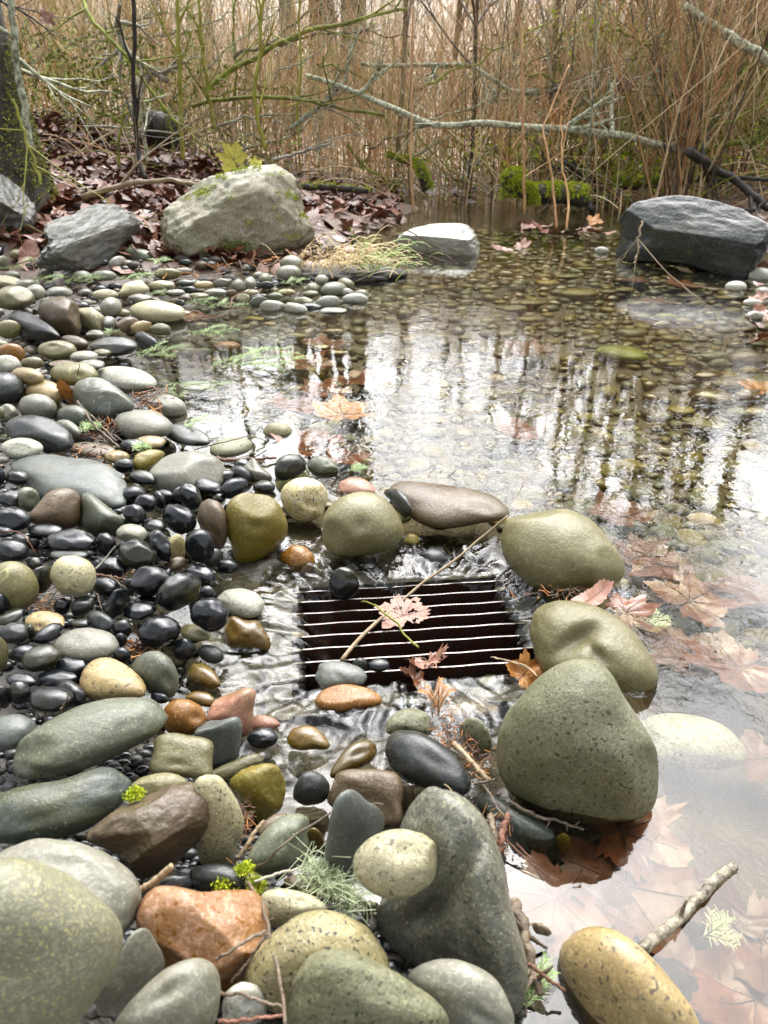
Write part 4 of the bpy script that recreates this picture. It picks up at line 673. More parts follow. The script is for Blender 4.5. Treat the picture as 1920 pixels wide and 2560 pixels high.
while tries < 9000:
    tries += 1; f = rng.uniform(); y = 1.1 + 5.6 * f**1.3; x = rng.uniform(-.5, .62 * y + .4); r = rng.uniform(.02, .05) * (1.25 if rng.uniform() < .15 else 1) * (.85 + .07 * y)
    p = np.array([x, y, 0.]); q = inframe(p, 60)
    if q is None or not in_pond(p) or any((x - a)**2 + (y - b)**2 < (.8 * (r + c_))**2 for a, b, c_ in cell): continue
    cell.append((x, y, r)); made.append((r * FPX / y, x, y, r))
made.sort(reverse=True); sharedm = {}
for i, (sz, x, y, r) in enumerate(made):
    k_ = rng.randint(len(PROTO)); m = SUBM[rng.randint(len(SUBM))]; z = float(bed(np.array([x]), np.array([y]))[0]) + r * .12; ang = rng.uniform(0, 6.28)
    if i < 190:
        if (k_, m) not in sharedm:
            o = mesh_obj('submerged_stone', PROTO[k_][0], PROTO[k_][1], M[m]); sharedm[k_, m] = o.data
        else:
            o = bpy.data.objects.new('submerged_stone', sharedm[k_, m]); col.objects.link(o)
        o.location = (x, y, min(z, -.03)); o.scale = (r, r, r); o.rotation_euler = (rng.uniform(-.15, .15), rng.uniform(-.15, .15), ang)
        q = inframe((x, y, z), 200); o['_c'] = [float(q[0]), float(q[1])]; o['_r'] = float(sz); o['_auto'] = 'stone under the water'; o['_hue'] = m; tag(o, None, 'stone', 'stones under the water')
    else:
        Vp, F = PROTO[k_]; N2, F2 = ICO[2]; c_, s_ = math.cos(ang), math.sin(ang)
        Vq = N2 * np.array([1, .75, .4]) * r; Vq = np.c_[Vq[:, 0] * c_ - Vq[:, 1] * s_, Vq[:, 0] * s_ + Vq[:, 1] * c_, Vq[:, 2]] + np.array([x, y, min(z, -.03)]); rest_.add(Vq, F2, rng.randint(5))
for i in range(2600):                                # gravel between the larger stones
    y = 1.1 + 5.5 * rng.uniform()**1.2; x = rng.uniform(-.6, .62 * y + .4); p = np.array([x, y, 0.])
    if inframe(p, 60) is None or not in_pond(p): continue
    r = rng.uniform(.008, .022) * (.8 + .1 * y); N2, F2 = ICO[2]; rest_.add(N2 * np.array([r, r * .8, r * .5]) + np.array([x, y, float(bed(p[:1], p[1:2])[0]) + r * .15]), F2, rng.randint(5))
tag(rest_.build('gravel', [M['olive'], M['ochre'], M['wetbrown'], M['brown'], M['greygreen']]), kind='stuff')
gb = MB()                                            # small gravel and grit between the stones of the bank
for i in range(11500):
    q = (rng.uniform(-420, 1150), rng.uniform(560, 2300)); p = onz(px('W', q), .03); zz = float(bed(p[:1], p[1:2])[0])
    if zz < -.055 or sdist(p[:1], p[1:2])[0] > .02: continue
    r = rng.uniform(.004, .014) * (1 + .75 * max(0, p[1] - 1.2)); N2, F2 = ICO[2]; gb.add(N2 * np.array([r, r * rng.uniform(.6, 1), r * .6]) + np.array([p[0], p[1], zz + r * .2]), F2, rng.choice(6, p=[.4, .1, .3, .2, 0, 0] if p[1] < 1.75 else [.05, .05, .3, .2, .2, .2]))
tag(gb.build('gravel', [M['black'], M['black'], M['soil'], M['charcoal'], M['grey'], M['brown']]), kind='stuff')

# ------------------------------------------------------------------ thicket, trees and fallen branches beyond the pond
def Zg(x, y): return float(zground(np.array([[x]], float), np.array([[y]], float))[0, 0])
def stem(mb, base, h, lean, az, r, mi, rr, k=5, n=9, twigs=5, tl=.5, wob=.06):
    d = np.array([math.sin(lean) * math.cos(az), math.sin(lean) * math.sin(az), math.cos(lean)]); u = np.linspace(0, 1, n)
    bend = rr.normal(size=3) * (.10 if rr.uniform() < .6 else .30) * h; bend[2] = -abs(bend[2]) * .4; s = rr.uniform(0, 99)
    P = base + d * (u * h)[:, None] + bend * (u**2)[:, None] + wob * h * .35 * np.c_[perlin(np.c_[u * 3, u * 0 + s, u * 0]), perlin(np.c_[u * 3, u * 0 + s + 9, u * 0]), 0 * u] * u[:, None]
    mb.tube(P, r * (1 - .78 * u), k, mi, cap=False)
    for _ in range(twigs):
        i = rr.randint(2, n - 1); a = rr.uniform(0, 6.28); L = tl * rr.uniform(.4, 1.2) * (1.15 - .6 * u[i]); e = rr.uniform(.3, 1.05)
        dd = np.array([math.cos(a) * math.sin(e), math.sin(a) * math.sin(e), math.cos(e)]); v = np.linspace(0, 1, 5)
        Q = P[i] + dd * (v * L)[:, None] + np.array([0, 0, .18 * L]) * (v**2)[:, None] + rr.normal(size=3) * .06 * L * np.sin(v * 4)[:, None]
        mb.tube(Q, r * .42 * (1 - .7 * v), 3, mi, cap=False)
        if rr.uniform() < .5:
            j = 2; a2 = a + rr.uniform(-1, 1); dd2 = np.array([math.cos(a2) * .7, math.sin(a2) * .7, .7]); L2 = L * .5
            mb.tube(Q[j] + dd2 * (np.linspace(0, 1, 4) * L2)[:, None], r * .25 * np.linspace(1, .4, 4), 3, mi, cap=False)
M['farred'] = simple_mat('brightened_red_stem', (.50, .34, .18), (.66, .49, .30), 10, .6, .3, 150); M['fartan'] = simple_mat('brightened_straw_stem', (.60, .47, .30), (.74, .62, .44), 10, .6, .3, 150)  # far stems coloured brighter to make up for their backlit darkness
M['farolive'] = simple_mat('brightened_olive_stem', (.38, .38, .08), (.54, .52, .15), 10, .6, .3, 150)  # olive far stems lightened against the backlight too
STEMM = [M['twigred'], M['stemtan'], M['stemolive'], M['twigbrown'], M['lichenbark']]
def shrub_mesh(seed, n, h, spread, w, thick=1.):
    rr = np.random.RandomState(seed); mb = MB()
    for _ in range(n):
        a = rr.uniform(0, 6.28); d = spread * math.sqrt(rr.uniform()); mi = rr.choice(5, p=w)
        stem(mb, np.array([d * math.cos(a), d * math.sin(a), -.06]), h * rr.uniform(.5, 1.1), (abs(rr.normal(0, .22)) if rr.uniform() < .75 else rr.uniform(.4, 1.0)), a + rr.normal(0, .8), rr.uniform(.0030, .0070) * thick, mi, rr, 4, 9, rr.randint(5, 11), .6)
    V, F, mm = mb.arrays(); return mesh_obj('bare_shrub', V, F, STEMM, midx=mm).data
for o in [o for o in col.objects if o.name.startswith('bare_shrub')]: bpy.data.objects.remove(o)
KINDS = {'red': [.55, .28, .04, .11, .02], 'tan': [.28, .5, .08, .1, .04], 'olive': [.12, .28, .38, .10, .12]}
SHM = {k: [shrub_mesh(900 + 31 * i + j, 15 + 2 * j, 2.0 + .2 * j, .42, w) for j in range(3)] for i, (k, w) in enumerate(KINDS.items())}
for o in [o for o in col.objects if o.name.startswith('bare_shrub')]: bpy.data.objects.remove(o)
SHL = {'red': ('bare red-brown shrub standing at the flooded edge of the thicket', 'red-brown shrubs along the thicket edge'),
       'tan': ('bare straw-coloured shrub standing in the thicket behind the pond', 'straw-coloured shrubs in the thicket'),
       'olive': ('bare olive-green shrub at the mossy side of the thicket', 'olive shrubs in the thicket')}
rs = np.random.RandomState(41); spots = []
for row, (y0, y1, n) in enumerate([(7.8, 8.7, 20), (8.7, 9.9, 26), (9.9, 11.5, 28)]):
    for i in range(n):
        y = rs.uniform(y0, y1); w = .52 * y; x = -w + 2 * w * (i + rs.uniform(.1, .9)) / n
        if row == 0 and x < -1.1: y += 1.4
        spots.append((x, y))
for i in range(20): spots.append((rs.uniform(.16, .52) * 9.5, rs.uniform(8.6, 11)))
for x, y in spots:
    k_ = rs.choice(['red', 'tan', 'olive'], p=[.5, .33, .17] if -2 < x < 2 else [.35, .25, .40])
    o = bpy.data.objects.new('bare_shrub', SHM[k_][rs.randint(3)]); col.objects.link(o); o.location = (x, y, max(Zg(x, y), -.08)); o.rotation_euler.z = rs.uniform(0, 6.28); s_ = rs.uniform(.95, 1.3) * (1.0 if x < .17 * y else rs.uniform(1.0, 1.6)); o.scale = (s_, s_, s_)
    tag(o, SHL[k_][0], 'shrub', SHL[k_][1])
# the tall red clump above the dark boulder
rr = np.random.RandomState(5); mb = MB(); b0 = np.array([*aty('I', 1275, 800, 7.5)[:2], -.03])
for i in range(40): stem(mb, b0 + np.r_[rr.normal(0, .09, 2), 0], rr.uniform(1.7, 2.9), abs(rr.normal(0, .24)) + .02, rr.uniform(0, 6.28), rr.uniform(.006, .012), rr.choice(5, p=[.45, .12, .03, .40, 0]), rr, 5, 10, 8, .6)
V, F, mm = mb.arrays(); tag(mesh_obj('bare_shrub', V, F, STEMM, midx=mm), 'tall fanning clump of red-brown shoots right behind the black wet-topped boulder', 'shrub')
# farther growth: too many stems to count
rr = np.random.RandomState(77); mb = MB()
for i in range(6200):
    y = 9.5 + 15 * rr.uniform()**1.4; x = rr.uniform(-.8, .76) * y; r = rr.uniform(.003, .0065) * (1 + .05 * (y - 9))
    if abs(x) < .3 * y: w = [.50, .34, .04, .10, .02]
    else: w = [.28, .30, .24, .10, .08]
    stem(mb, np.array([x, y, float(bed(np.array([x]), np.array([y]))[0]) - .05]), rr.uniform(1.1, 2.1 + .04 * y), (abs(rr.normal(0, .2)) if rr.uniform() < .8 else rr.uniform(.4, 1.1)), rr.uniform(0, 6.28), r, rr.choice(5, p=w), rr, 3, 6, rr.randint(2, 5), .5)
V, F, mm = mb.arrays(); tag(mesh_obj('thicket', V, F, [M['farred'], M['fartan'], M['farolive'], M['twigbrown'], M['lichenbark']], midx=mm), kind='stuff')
rr = np.random.RandomState(78); mb = MB()           # tangle of fallen thin twigs at the foot of the thicket
for i in range(420):
    y = rr.uniform(7.2, 10.5); x = rr.uniform(-.5, .55) * y
    if y < 8 and x < 1.4 and x > -1.2: y += 1
    a = rr.uniform(0, 6.28); L = rr.uniform(.4, 1.3); u = np.linspace(0, 1, 8); z0 = max(Zg(x, y), -.03); e = rr.normal(.15, .35)
    P = np.array([x, y, z0]) + np.c_[math.cos(a) * u * L, math.sin(a) * u * L * .6, .12 * L * np.sin(u * 3) + math.sin(abs(e)) * u * L * .7]
    mb.tube(P, rr.uniform(.003, .008) * (1 - .6 * u), 4, rr.choice(5, p=[.2, .25, .1, .25, .2]), cap=False)
V, F, mm = mb.arrays(); tag(mesh_obj('undergrowth', V, F, STEMM, midx=mm), kind='stuff')

def limb(mb, P, r, d, L, rr, depth, mi=0):
    n = 8; u = np.linspace(0, 1, n); c_ = rr.normal(size=3) * .13 * L; s = rr.uniform(0, 99)
    Q = P + d * (u * L)[:, None] + c_ * (u**2)[:, None] + .10 * L * np.c_[perlin(np.c_[u * 3, u * 0 + s, u * 0]), perlin(np.c_[u * 3, u * 0 + s + 7, u * 0]), perlin(np.c_[u * 3, u * 0 + s + 3, u * 0])] * u[:, None]
    mb.tube(Q, r * (1 - .65 * u), 6 if r > .02 else 4 if r > .006 else 3, mi, cap=False)
    if depth == 0: return
    for i in range(3 if depth > 2 else 4):
        j = rr.randint(2, n); e = d + rr.normal(size=3) * .62; e /= np.linalg.norm(e)
        limb(mb, Q[j], r * (1 - .65 * u[j]) * .66, e, L * rr.uniform(.5, .75), rr, depth - 1, mi)
def tree(x, y, h, r, mat, seed, label, lean=0., nl=9, dp=3):
    rr = np.random.RandomState(seed); z = Zg(x, y) - .15; t0 = empty('bare_tree', (x, y, z)); tag(t0, label, 'tree', 'bare trees behind the thicket')
    u = np.linspace(0, 1, 14); s = seed * 1.3; P = np.c_[lean * h * u + .03 * h * perlin(np.c_[u * 3, u * 0 + s, u * 0]), .03 * h * perlin(np.c_[u * 3, u * 0 + s + 5, u * 0]), h * u]
    mb = MB(); mb.tube(P, r * (1 - .6 * u) * (1 + .5 * np.exp(-u * 22)), 10, 0); mb.build('trunk', M[mat], t0)
    mb = MB()
    for i in range(nl):
        j = rr.randint(4, 14); a = rr.uniform(0, 6.28); e = rr.uniform(.5, 1.2); d = np.array([math.cos(a) * math.sin(e), math.sin(a) * math.sin(e), math.cos(e)])
        limb(mb, P[j], r * (1 - .6 * u[j]) * .75, d, h * rr.uniform(.14, .28), rr, dp)
    V, F, mm = mb.arrays(); mesh_obj('crown', V, F, M[mat], t0)
def Dx(xd, y): return (xd * 1920 / 1659 - 960) / FPX * (y * CP + .6)   # lateral place of a picture column at distance y
for i, (xd, y, h, r, m, lb, ln, nl, dp) in enumerate([(634, 15, 8, .15, 'bark', 'straight grey tree farthest toward the mossy tan boulder, behind the thicket', 0, 5, 2),(690, 15.5, 9, .15, 'darkbark', 'dark straight tree second from the mossy tan boulder, behind the thicket', 0, 5, 2),(728, 15.2, 8, .11, 'twigbrown', 'thin brown tree between the dark trunks, behind the thicket', .004, 4, 2),(766, 15.8, 10, .25, 'darkbark', 'thickest dark tree trunk deep behind the thicket', 0, 5, 2),
        (860, 9.0, 5.0, .030, 'twigbrown', 'small brown tree with drooping boughs nearest the alders at the flooded edge', .03, 15, 3),(1000, 8.6, 4.4, .026, 'twigbrown', 'small brown tree with wide boughs standing at the flooded edge', .02, 15, 3),(1170, 8.9, 5, .028, 'twigbrown', 'small forked brown tree at the flooded edge beside the long pale branch', -.03, 15, 3),(1090, 11, 5.6, .05, 'twigbrown', 'slender brown tree with spreading boughs behind the middle of the thicket', 0, 9, 3),(960, 12.5, 5.2, .05, 'twigbrown', 'slight brown tree nearest the middle of the thicket', .03, 8, 3),(1230, 12, 6.2, .06, 'twigbrown', 'slender leaning brown tree behind the red shoots', .05, 9, 3),(1340, 10.5, 6, .06, 'mossbark', 'thin mossy tree just left of the stouter mossy ones', -.03, 11, 3),(1440, 11, 7, .09, 'mossbark', 'mossy olive tree behind the black wet-topped boulder', .03, 13, 3),(1540, 10.6, 7, .10, 'mossbark', 'stout mossy tree near the far right of the thicket', -.02, 13, 3),
        (1630, 10.2, 7, .09, 'mossbark', 'mossy tree cut by the right edge behind the thicket', -.02, 13, 3),(1730, 9.6, 7, .09, 'mossbark', 'unseen mossy tree added past the right edge to darken the pond reflection', -.03, 14, 3),(1390, 15, 9, .12, 'darkbark', 'dark bare tree between the mossy trees and the leaning one', .02, 9, 3),(1590, 14, 9, .16, 'darkbark', 'thick dark tree behind the mossy ones at the far right', 0, 9, 3),(480, 14, 7, .07, 'bark', 'grey tree behind the green alder shoots', .02, 8, 3),(330, 12, 6, .07, 'mossbark', 'mossy tree behind the leaf litter', -.02, 8, 3),(180, 13, 8, .12, 'darkbark', 'dark tree behind the mossy trunk at the left edge', 0, 7, 3)]):  # outermost right tree stands out of view, added to cut glare on the pond
    tree(Dx(xd, y), y, h, r, m, 300 + i, lb, ln, nl, dp)

def branch(name, label, cat, mat, t, pts, r0, r1, group=None, wob=.03, k=7, twigs=0, seed=1, parts=None):
    """pts: (x, y, distance) in one zoom of the photo"""
    P = curve([ony(px(t, (x, y)), Y * (.92 if name == 'fallen_branch' and Y > 7.5 else 1)) for x, y, Y in pts], 40, wob, seed); u = np.linspace(0, 1, 40); r0, r1 = (r0 * .72, r1 * .72) if mat == 'mossbark' else (r0, r1)
    mb = MB(); mb.tube(P, (r0 + (r1 - r0) * u) * (1 + .16 * perlin(np.c_[u * 14, u * 0 + seed * 2.1, u * 0])), k, 0)
    rr = np.random.RandomState(seed)
    for _ in range(twigs):
        i = rr.randint(4, 38); d = P[i + 1] - P[i]; d /= np.linalg.norm(d); d = d * .6 + rr.normal(size=3) * np.array([.5, .3, .6]); limb(mb, P[i], r1 * .8, d / np.linalg.norm(d), rr.uniform(.2, .6), rr, 1)
    return tag(mb.build(name, M[mat], None), label, cat, group)
FB = 'branches lying through the thicket'
branch('fallen_branch', 'long pale grey fallen branch lying level across the thicket above the water', 'branch', 'lichenbark', 'I', [(-330,330,8.6),(-120,400,8.4),(0,450,8.2),(110,500,8.),(220,540,7.9),(320,545,7.9),(410,530,7.9),(560,545,8.),(700,555,8.),(900,570,8.),(1050,590,8.1),(1180,625,8.2),(1320,670,8.3),(1420,730,8.4)], .022, .032, FB, .03, twigs=8, seed=3)
branch('fallen_branch', 'mossy branch climbing steeply through the thicket above the mossy tan boulder', 'branch', 'mossbark', 'H', [(880,390,9),(1000,300,9),(1120,240,8.9),(1290,145,8.8),(1420,115,8.8),(1560,80,8.7),(1760,40,8.7)], .035, .018, FB, .03, twigs=7, seed=4)
branch('fallen_branch', 'curved green-grey branch arching over from the alders to the far water edge', 'branch', 'mossbark', 'H', [(830,460,8.8),(960,430,8.7),(1130,420,8.6),(1300,430,8.5),(1480,470,8.4),(1660,500,8.4)], .026, .018, FB, .02, twigs=6, seed=5)
branch('fallen_branch', 'pale leaning branch crossing the arching green-grey one', 'branch', 'lichenbark', 'H', [(1250,560,8.5),(1330,500,8.5),(1430,410,8.5),(1490,340,8.6),(1510,240,8.6),(1560,120,8.7)], .02, .012, FB, .02, twigs=5, seed=6)
branch('fallen_branch', 'lichen-covered branch with a forked end, high in the middle of the thicket', 'branch', 'lichenbark', 'I', [(-100,275,9),(60,285,9),(230,280,9),(360,285,9),(450,330,8.9),(560,395,8.9),(720,390,8.9),(860,370,8.9),(1050,365,9),(1180,375,9)], .018, .022, FB, .03, twigs=12, seed=7)
branch('fallen_branch', 'stout lichen-blotched branch slanting down at the upper right corner', 'branch', 'lichenbark', 'I', [(1300,20,8),(1390,90,8),(1480,150,8),(1560,195,8),(1630,240,8),(1700,300,8)], .03, .045, FB, .02, seed=8)
branch('fallen_branch', 'mossy green branch rising to the right edge behind the red shoots', 'branch', 'mossbark', 'I', [(1290,680,8.7),(1400,645,8.7),(1500,620,8.7),(1600,605,8.7),(1720,575,8.7)], .045, .03, FB, .03, twigs=4, seed=9)
branch('fallen_branch', 'green mossy branch sweeping up behind the red shoots to the right edge', 'branch', 'mossbark', 'I', [(1180,420,9.2),(1300,390,9.2),(1430,340,9.2),(1530,310,9.2),(1620,280,9.2),(1720,240,9.2)], .03, .03, FB, .04, twigs=8, seed=10)
branch('fallen_branch', 'thin lichen branch slanting up left of the yellow leaf', 'branch', 'lichenbark', 'I', [(180,520,9),(300,490,9),(420,450,9),(520,405,9),(640,385,9)], .012, .012, FB, .03, twigs=6, seed=11)
branch('fallen_branch', 'grey dead branch leaning with a broken black end, behind the black stem', 'branch', 'bark', 'H', [(520,20,7.6),(510,110,7.5),(545,200,7.5),(600,270,7.4),(660,310,7.4),(720,345,7.3)], .014, .03, FB, .02, twigs=6, seed=12)
branch('fallen_branch', 'mossy bough arching over the leaf litter near the mossy trunk', 'branch', 'mossbark', 'H', [(350,-10,7.4),(400,90,7.2),(470,160,7.1),(560,260,7),(640,380,7),(720,480,7),(780,560,7)], .022, .016, FB, .02, twigs=10, seed=13)
branch('fallen_branch', 'pale stick lying on the leaf litter between the notched boulder and the mossy tan one', 'branch', 'twigtan', 'H', [(355,855,5.35),(440,825,5.35),(540,795,5.4),(640,785,5.4),(740,780,5.4),(860,800,5.3)], .020, .012, FB, .015, twigs=2, seed=14)
branch('fallen_branch', 'thin grey stick lying over the black hollow behind the leaf litter', 'branch', 'bark', 'H', [(360,545,6.8),(480,548,6.8),(600,560,6.8),(770,580,6.8)], .010, .006, FB, .01, seed=15)
branch('fallen_branch', 'grey twiggy branch lying on the shore behind the mossy tan boulder', 'branch', 'bark', 'H', [(1180,690,7.6),(1260,670,7.6),(1340,645,7.6),(1430,620,7.6)], .015, .008, FB, .02, twigs=5, seed=16)
branch('fallen_branch', 'black forked branch leaning out of the water behind the black wet-topped boulder', 'branch', 'darkbark', 'I', [(900,910,7.2),(870,830,7.4),(850,760,7.5),(780,700,7.6)], .03, .015, FB, .02, twigs=5, seed=17)
branch('fallen_branch', 'dark branch lying along the bank at the right edge behind the black wet-topped boulder', 'branch', 'darkbark', 'I', [(1320,660,7.6),(1420,720,7.4),(1520,780,7.2),(1600,850,7),(1690,920,6.8)], .04, .03, FB, .03, twigs=8, seed=18)
branch('fallen_branch', 'thin long twig leaning over the mossy log toward the water', 'branch', 'twigtan', 'I', [(660,920,7),(740,850,7.1),(830,730,7.3),(930,600,7.4)], .009, .006, FB, .02, seed=19)
GA = 'upright young stems at the thicket edge'
for pts, r, m, lb in [([(795,690,7.2),(780,560,7.2),(778,400,7.2),(772,200,7.2),(770,-40,7.2)], .021, 'stemolive', 'straightest green alder stem, standing nearest the mossy tan boulder'),
        ([(930,560,7.6),(905,430,7.6),(885,280,7.6),(868,120,7.6),(858,-40,7.6)], .017, 'stemolive', 'green alder stem just past the straightest one, bending at its foot'),
        ([(1150,650,7.8),(1115,520,7.8),(1100,400,7.8),(1122,240,7.8),(1130,60,7.8),(1142,-40,7.8)], .019, 'stemolive', 'dark green alder stem with a bow in it, behind the boulder'),
        ([(1290,640,8),(1285,500,8),(1300,300,8),(1290,120,8),(1296,-40,8)], .013, 'stemolive', 'thin green alder stem last in the row before the open water'),
        ([(622,775,5.9),(600,660,6),(583,540,6),(575,400,6),(580,200,6),(582,-40,6)], .018, 'darkbark', 'straight black stem standing in the leaf litter'),
        ([(640,700,6.4),(615,560,6.4),(598,430,6.4),(590,330,6.4)], .016, 'lichenbark', 'lichen-white stem leaning beside the straight black one'),
        ([(510,720,6.6),(515,600,6.6),(540,500,6.6),(585,460,6.6)], .018, 'mossbark', 'short crooked mossy stem in the leaf litter'),
        ([(130,640,5.2),(110,500,5.2),(85,340,5.2),(62,180,5.2),(45,20,5.2),(40,-60,5.2)], .024, 'lichenbark', 'pale lichen-spotted sapling in front of the mossy trunk'),
        ([(175,785,5.),(140,680,5.),(100,560,5.),(60,430,5.)], .010, 'stemolive', 'thin green shoot curving at the foot of the pale sapling'),
        ([(1010,460,9),(1020,300,9),(1010,120,9),(1015,-40,9)], .02, 'mossbark', 'dark mossy stem rising behind the climbing branch')]:
    branch('young_stem', lb, 'stem', m, 'H', pts, r, r * .75, GA, .02, twigs=4, seed=int(r * 1000) + len(lb))
for pts, r, m, lb in [([(607,920,6.6),(603,700,6.6),(600,400,6.7),(590,150,6.8),(560,-40,6.8)], .012, 'twigred', 'tall red stem rising straight from the water beside the mossy stump'),
        ([(125,915,6.9),(118,700,6.9),(120,400,7),(122,100,7),(130,-40,7)], .010, 'twigred', 'lone red stem rising from the water nearest the alders'),
        ([(745,985,6.),(735,850,6.1),(705,640,6.2),(690,560,6.3),(740,420,6.4),(800,280,6.5)], .009, 'twigred', 'crooked red stem rising from the dead leaves in the water'),
        ([(790,990,6.),(795,860,6.1),(770,700,6.2),(765,500,6.3)], .009, 'twigred', 'thinner red stem beside the crooked one in the dead leaves'),
        ([(1110,960,4.15),(1095,1080,4.12),(1075,1140,4.1)], .006, 'twigtan', 'thin tan stalk leaning against the front of the black wet-topped boulder')]:
    branch('young_stem', lb, 'stem', m, 'I', pts, r, r * .6, GA, .02, twigs=3, seed=len(lb))
rs = np.random.RandomState(17)
for i in range(60):
    y = rs.uniform(7.5, 8.8); x0 = rs.uniform(-.5, .5) * y; y += .8 * (x0 < -1); L = rs.uniform(.7, 2.2); a = rs.choice([-1, 1]) * rs.uniform(.05, .75); z0 = rs.uniform(.1, 1.5); u4 = np.linspace(0, 1, 5); m = ['mossbark', 'lichenbark', 'twigtan', 'lichenbark', 'mossbark', 'twigbrown'][i % 6]
    P = curve(np.c_[x0 + u4 * L * math.cos(a), y + .3 * u4, z0 + u4 * L * math.sin(a) + .15 * L * np.sin(u4 * 3) * rs.uniform(-1, 1)], 30, .08, i + 3); mb = MB(); r_ = rs.uniform(.007, .018); mb.tube(P, np.linspace(r_, r_ * .45, 30) * (1 + .2 * perlin(np.c_[np.linspace(0, 14, 30), np.full(30, i * 1.9), np.zeros(30)])), 6, 0)
    for _ in range(8):
        q = rs.randint(3, 29); d = rs.normal(size=3); d /= np.linalg.norm(d); limb(mb, P[q], r_ * .4, d, rs.uniform(.15, .5), rs, 1)
    V, F, mm = mb.arrays(); tag(mesh_obj('crossing_branch', V, F, M[m], midx=mm), {'mossbark': 'thin mossy branch crossing among the upright stems of the thicket', 'lichenbark': 'thin lichen-grey branch crossing among the upright stems of the thicket', 'twigtan': 'thin tan branch crossing among the upright stems of the thicket', 'twigbrown': 'thin brown branch crossing among the upright stems of the thicket'}[m], 'branch', {'mossbark': 'thin mossy branches', 'lichenbark': 'thin lichen-grey branches', 'twigtan': 'thin tan branches', 'twigbrown': 'thin brown branches'}[m] + ' crossing the thicket')
# mossy trunk at the left edge
tr0 = np.array([*ony(px('H', (-60, 640)), 5.6)[:2], .35]); root = empty('mossy_tree', tr0); tag(root, 'old dark tree trunk with a mossy foot at the upper left edge', 'tree')
u = np.linspace(0, 1, 24); P = np.c_[.04 * np.sin(u * 4) - .10 * u, 0 * u, -.3 + 5.5 * u]; mb = MB(); k = 28
mb.tube(P, .27 * (1 + .7 * np.exp(-u * 14)) * (1 - .3 * u), k, 0); V, F, mm = mb.arrays(); V = V + .05 * np.c_[fbm(V * np.array([6, 6, 1.6]), 3), fbm(V * np.array([6, 6, 1.6]) + 30, 3), 0 * V[:, 0]]
mesh_obj('trunk', V, F, M['darkbark'], root)
def tufts(P, N, size, rr, n=5):                     # little pointed blades standing on a surface: moss
    mb = MB()
    for p, nn in zip(P, N):
        for _ in range(n):
            d = nn + rr.normal(size=3) * .8; d /= np.linalg.norm(d); s_ = np.cross(d, rr.normal(size=3)); s_ /= np.linalg.norm(s_) + 1e-9; L = size * rr.uniform(.5, 1.3); q = p + rr.normal(size=3) * size * .6
            mb.add([q - s_ * L * .32, q + s_ * L * .32, q + d * L], [[0, 1, 2]])
    return mb
rr = np.random.RandomState(8); th = rr.uniform(0, 6.28, 5200); zz = rr.uniform(-.25, .95, 5200); keep = (zz < .55 + .3 * np.cos(th * 3)) ; th, zz = th[keep], zz[keep]
rad = .27 * (1 + .7 * np.exp(-(zz + .3) / 5.5 * 14)) * (1 - .3 * (zz + .3) / 5.5) + .015
tufts(np.c_[rad * np.cos(th), rad * np.sin(th), zz], np.c_[np.cos(th), np.sin(th), 0 * th], .018, rr, 4).build('moss', M['mossbark'], root, smooth=False)
mb = MB()
for i in range(16):
    a = rr.uniform(-1.2, 1.2); limb(mb, np.array([0, 0, rr.uniform(1.0, 3.4)]), .022, np.array([math.cos(a) * .9, math.sin(a) * .6 - .3, rr.uniform(-.4, .3)]), rr.uniform(.5, .9), rr, 3)
V, F, mm = mb.arrays(); mesh_obj('crown', V, F, M['darkbark'], root)
# mossy logs, stump, root
def mossy(name, label, cat, t, pts, r0, r1, seed, mossname='moss', up=.1, dens=1500, size=.013, bare='darkbark', mat='moss'):
    rr = np.random.RandomState(seed); P = curve([ony(px(t, (x, y)), Y) for x, y, Y in pts], 30, .02, seed); c_ = P[0].copy(); P = P - c_; u = np.linspace(0, 1, 30); R_ = (r0 + (r1 - r0) * u) * (1 + .2 * perlin(np.c_[u * 6, u * 0 + seed, u * 0]))
    root = empty(name, c_); tag(root, label, cat); mb = MB(); mb.tube(P, R_ * .9, 10, 0); mb.build('wood', M[bare], root)
    i = rr.randint(0, 30, dens); T = np.gradient(P, axis=0)[i]; T /= np.linalg.norm(T, axis=1)[:, None]; X = np.cross(T, rr.normal(size=(dens, 3))); X /= np.linalg.norm(X, axis=1)[:, None]; ok = X[:, 2] > -up; i, X = i[ok], X[ok]
    tufts(P[i] + X * R_[i][:, None] + T[ok] * rr.uniform(-.02, .02, (ok.sum(), 1)), X, size, rr, 6).build(mossname, M[mat], root, smooth=False)
mossy('mossy_log', 'short log thick with bright green moss lying at the far water edge', 'log', 'I', [(655,838,7.),(720,838,7.),(800,842,7.),(868,850,7.)], .085, .09, 1)
mossy('mossy_stump', 'bright mossy stump beside the short mossy log', 'stump', 'I', [(545,850,7.),(550,810,7.),(545,770,7.),(590,760,7.1)], .09, .06, 2)
mossy('mossy_stump', 'low mossy lump at the water between stump and log', 'stump', 'I', [(595,815,6.9),(625,840,6.9),(640,880,6.9)], .07, .06, 3)
mossy('mossy_root', 'mossy curved root dipping into the water below the long pale branch', 'root', 'I', [(20,670,7.7),(80,690,7.6),(140,710,7.5),(160,745,7.4),(178,790,7.4),(190,818,7.4)], .022, .055, 4)
mossy('mossy_log', 'mossy log half hidden behind the short mossy log and the boulder', 'log', 'I', [(1000,800,8.),(1100,795,8.),(1190,790,8.)], .06, .05, 5)
mossy('mossy_log', 'dim mossy log behind the red shoots near the right edge', 'log', 'I', [(1310,770,8.),(1390,765,8.),(1470,775,8.)], .05, .05, 6)
mossy('mossy_log', 'dark log with a green back lying level deep behind the mossy stump', 'log', 'I', [(780,760,9.),(880,765,9.),(980,775,9.)], .11, .10, 7, mat='darkmoss', size=.03)
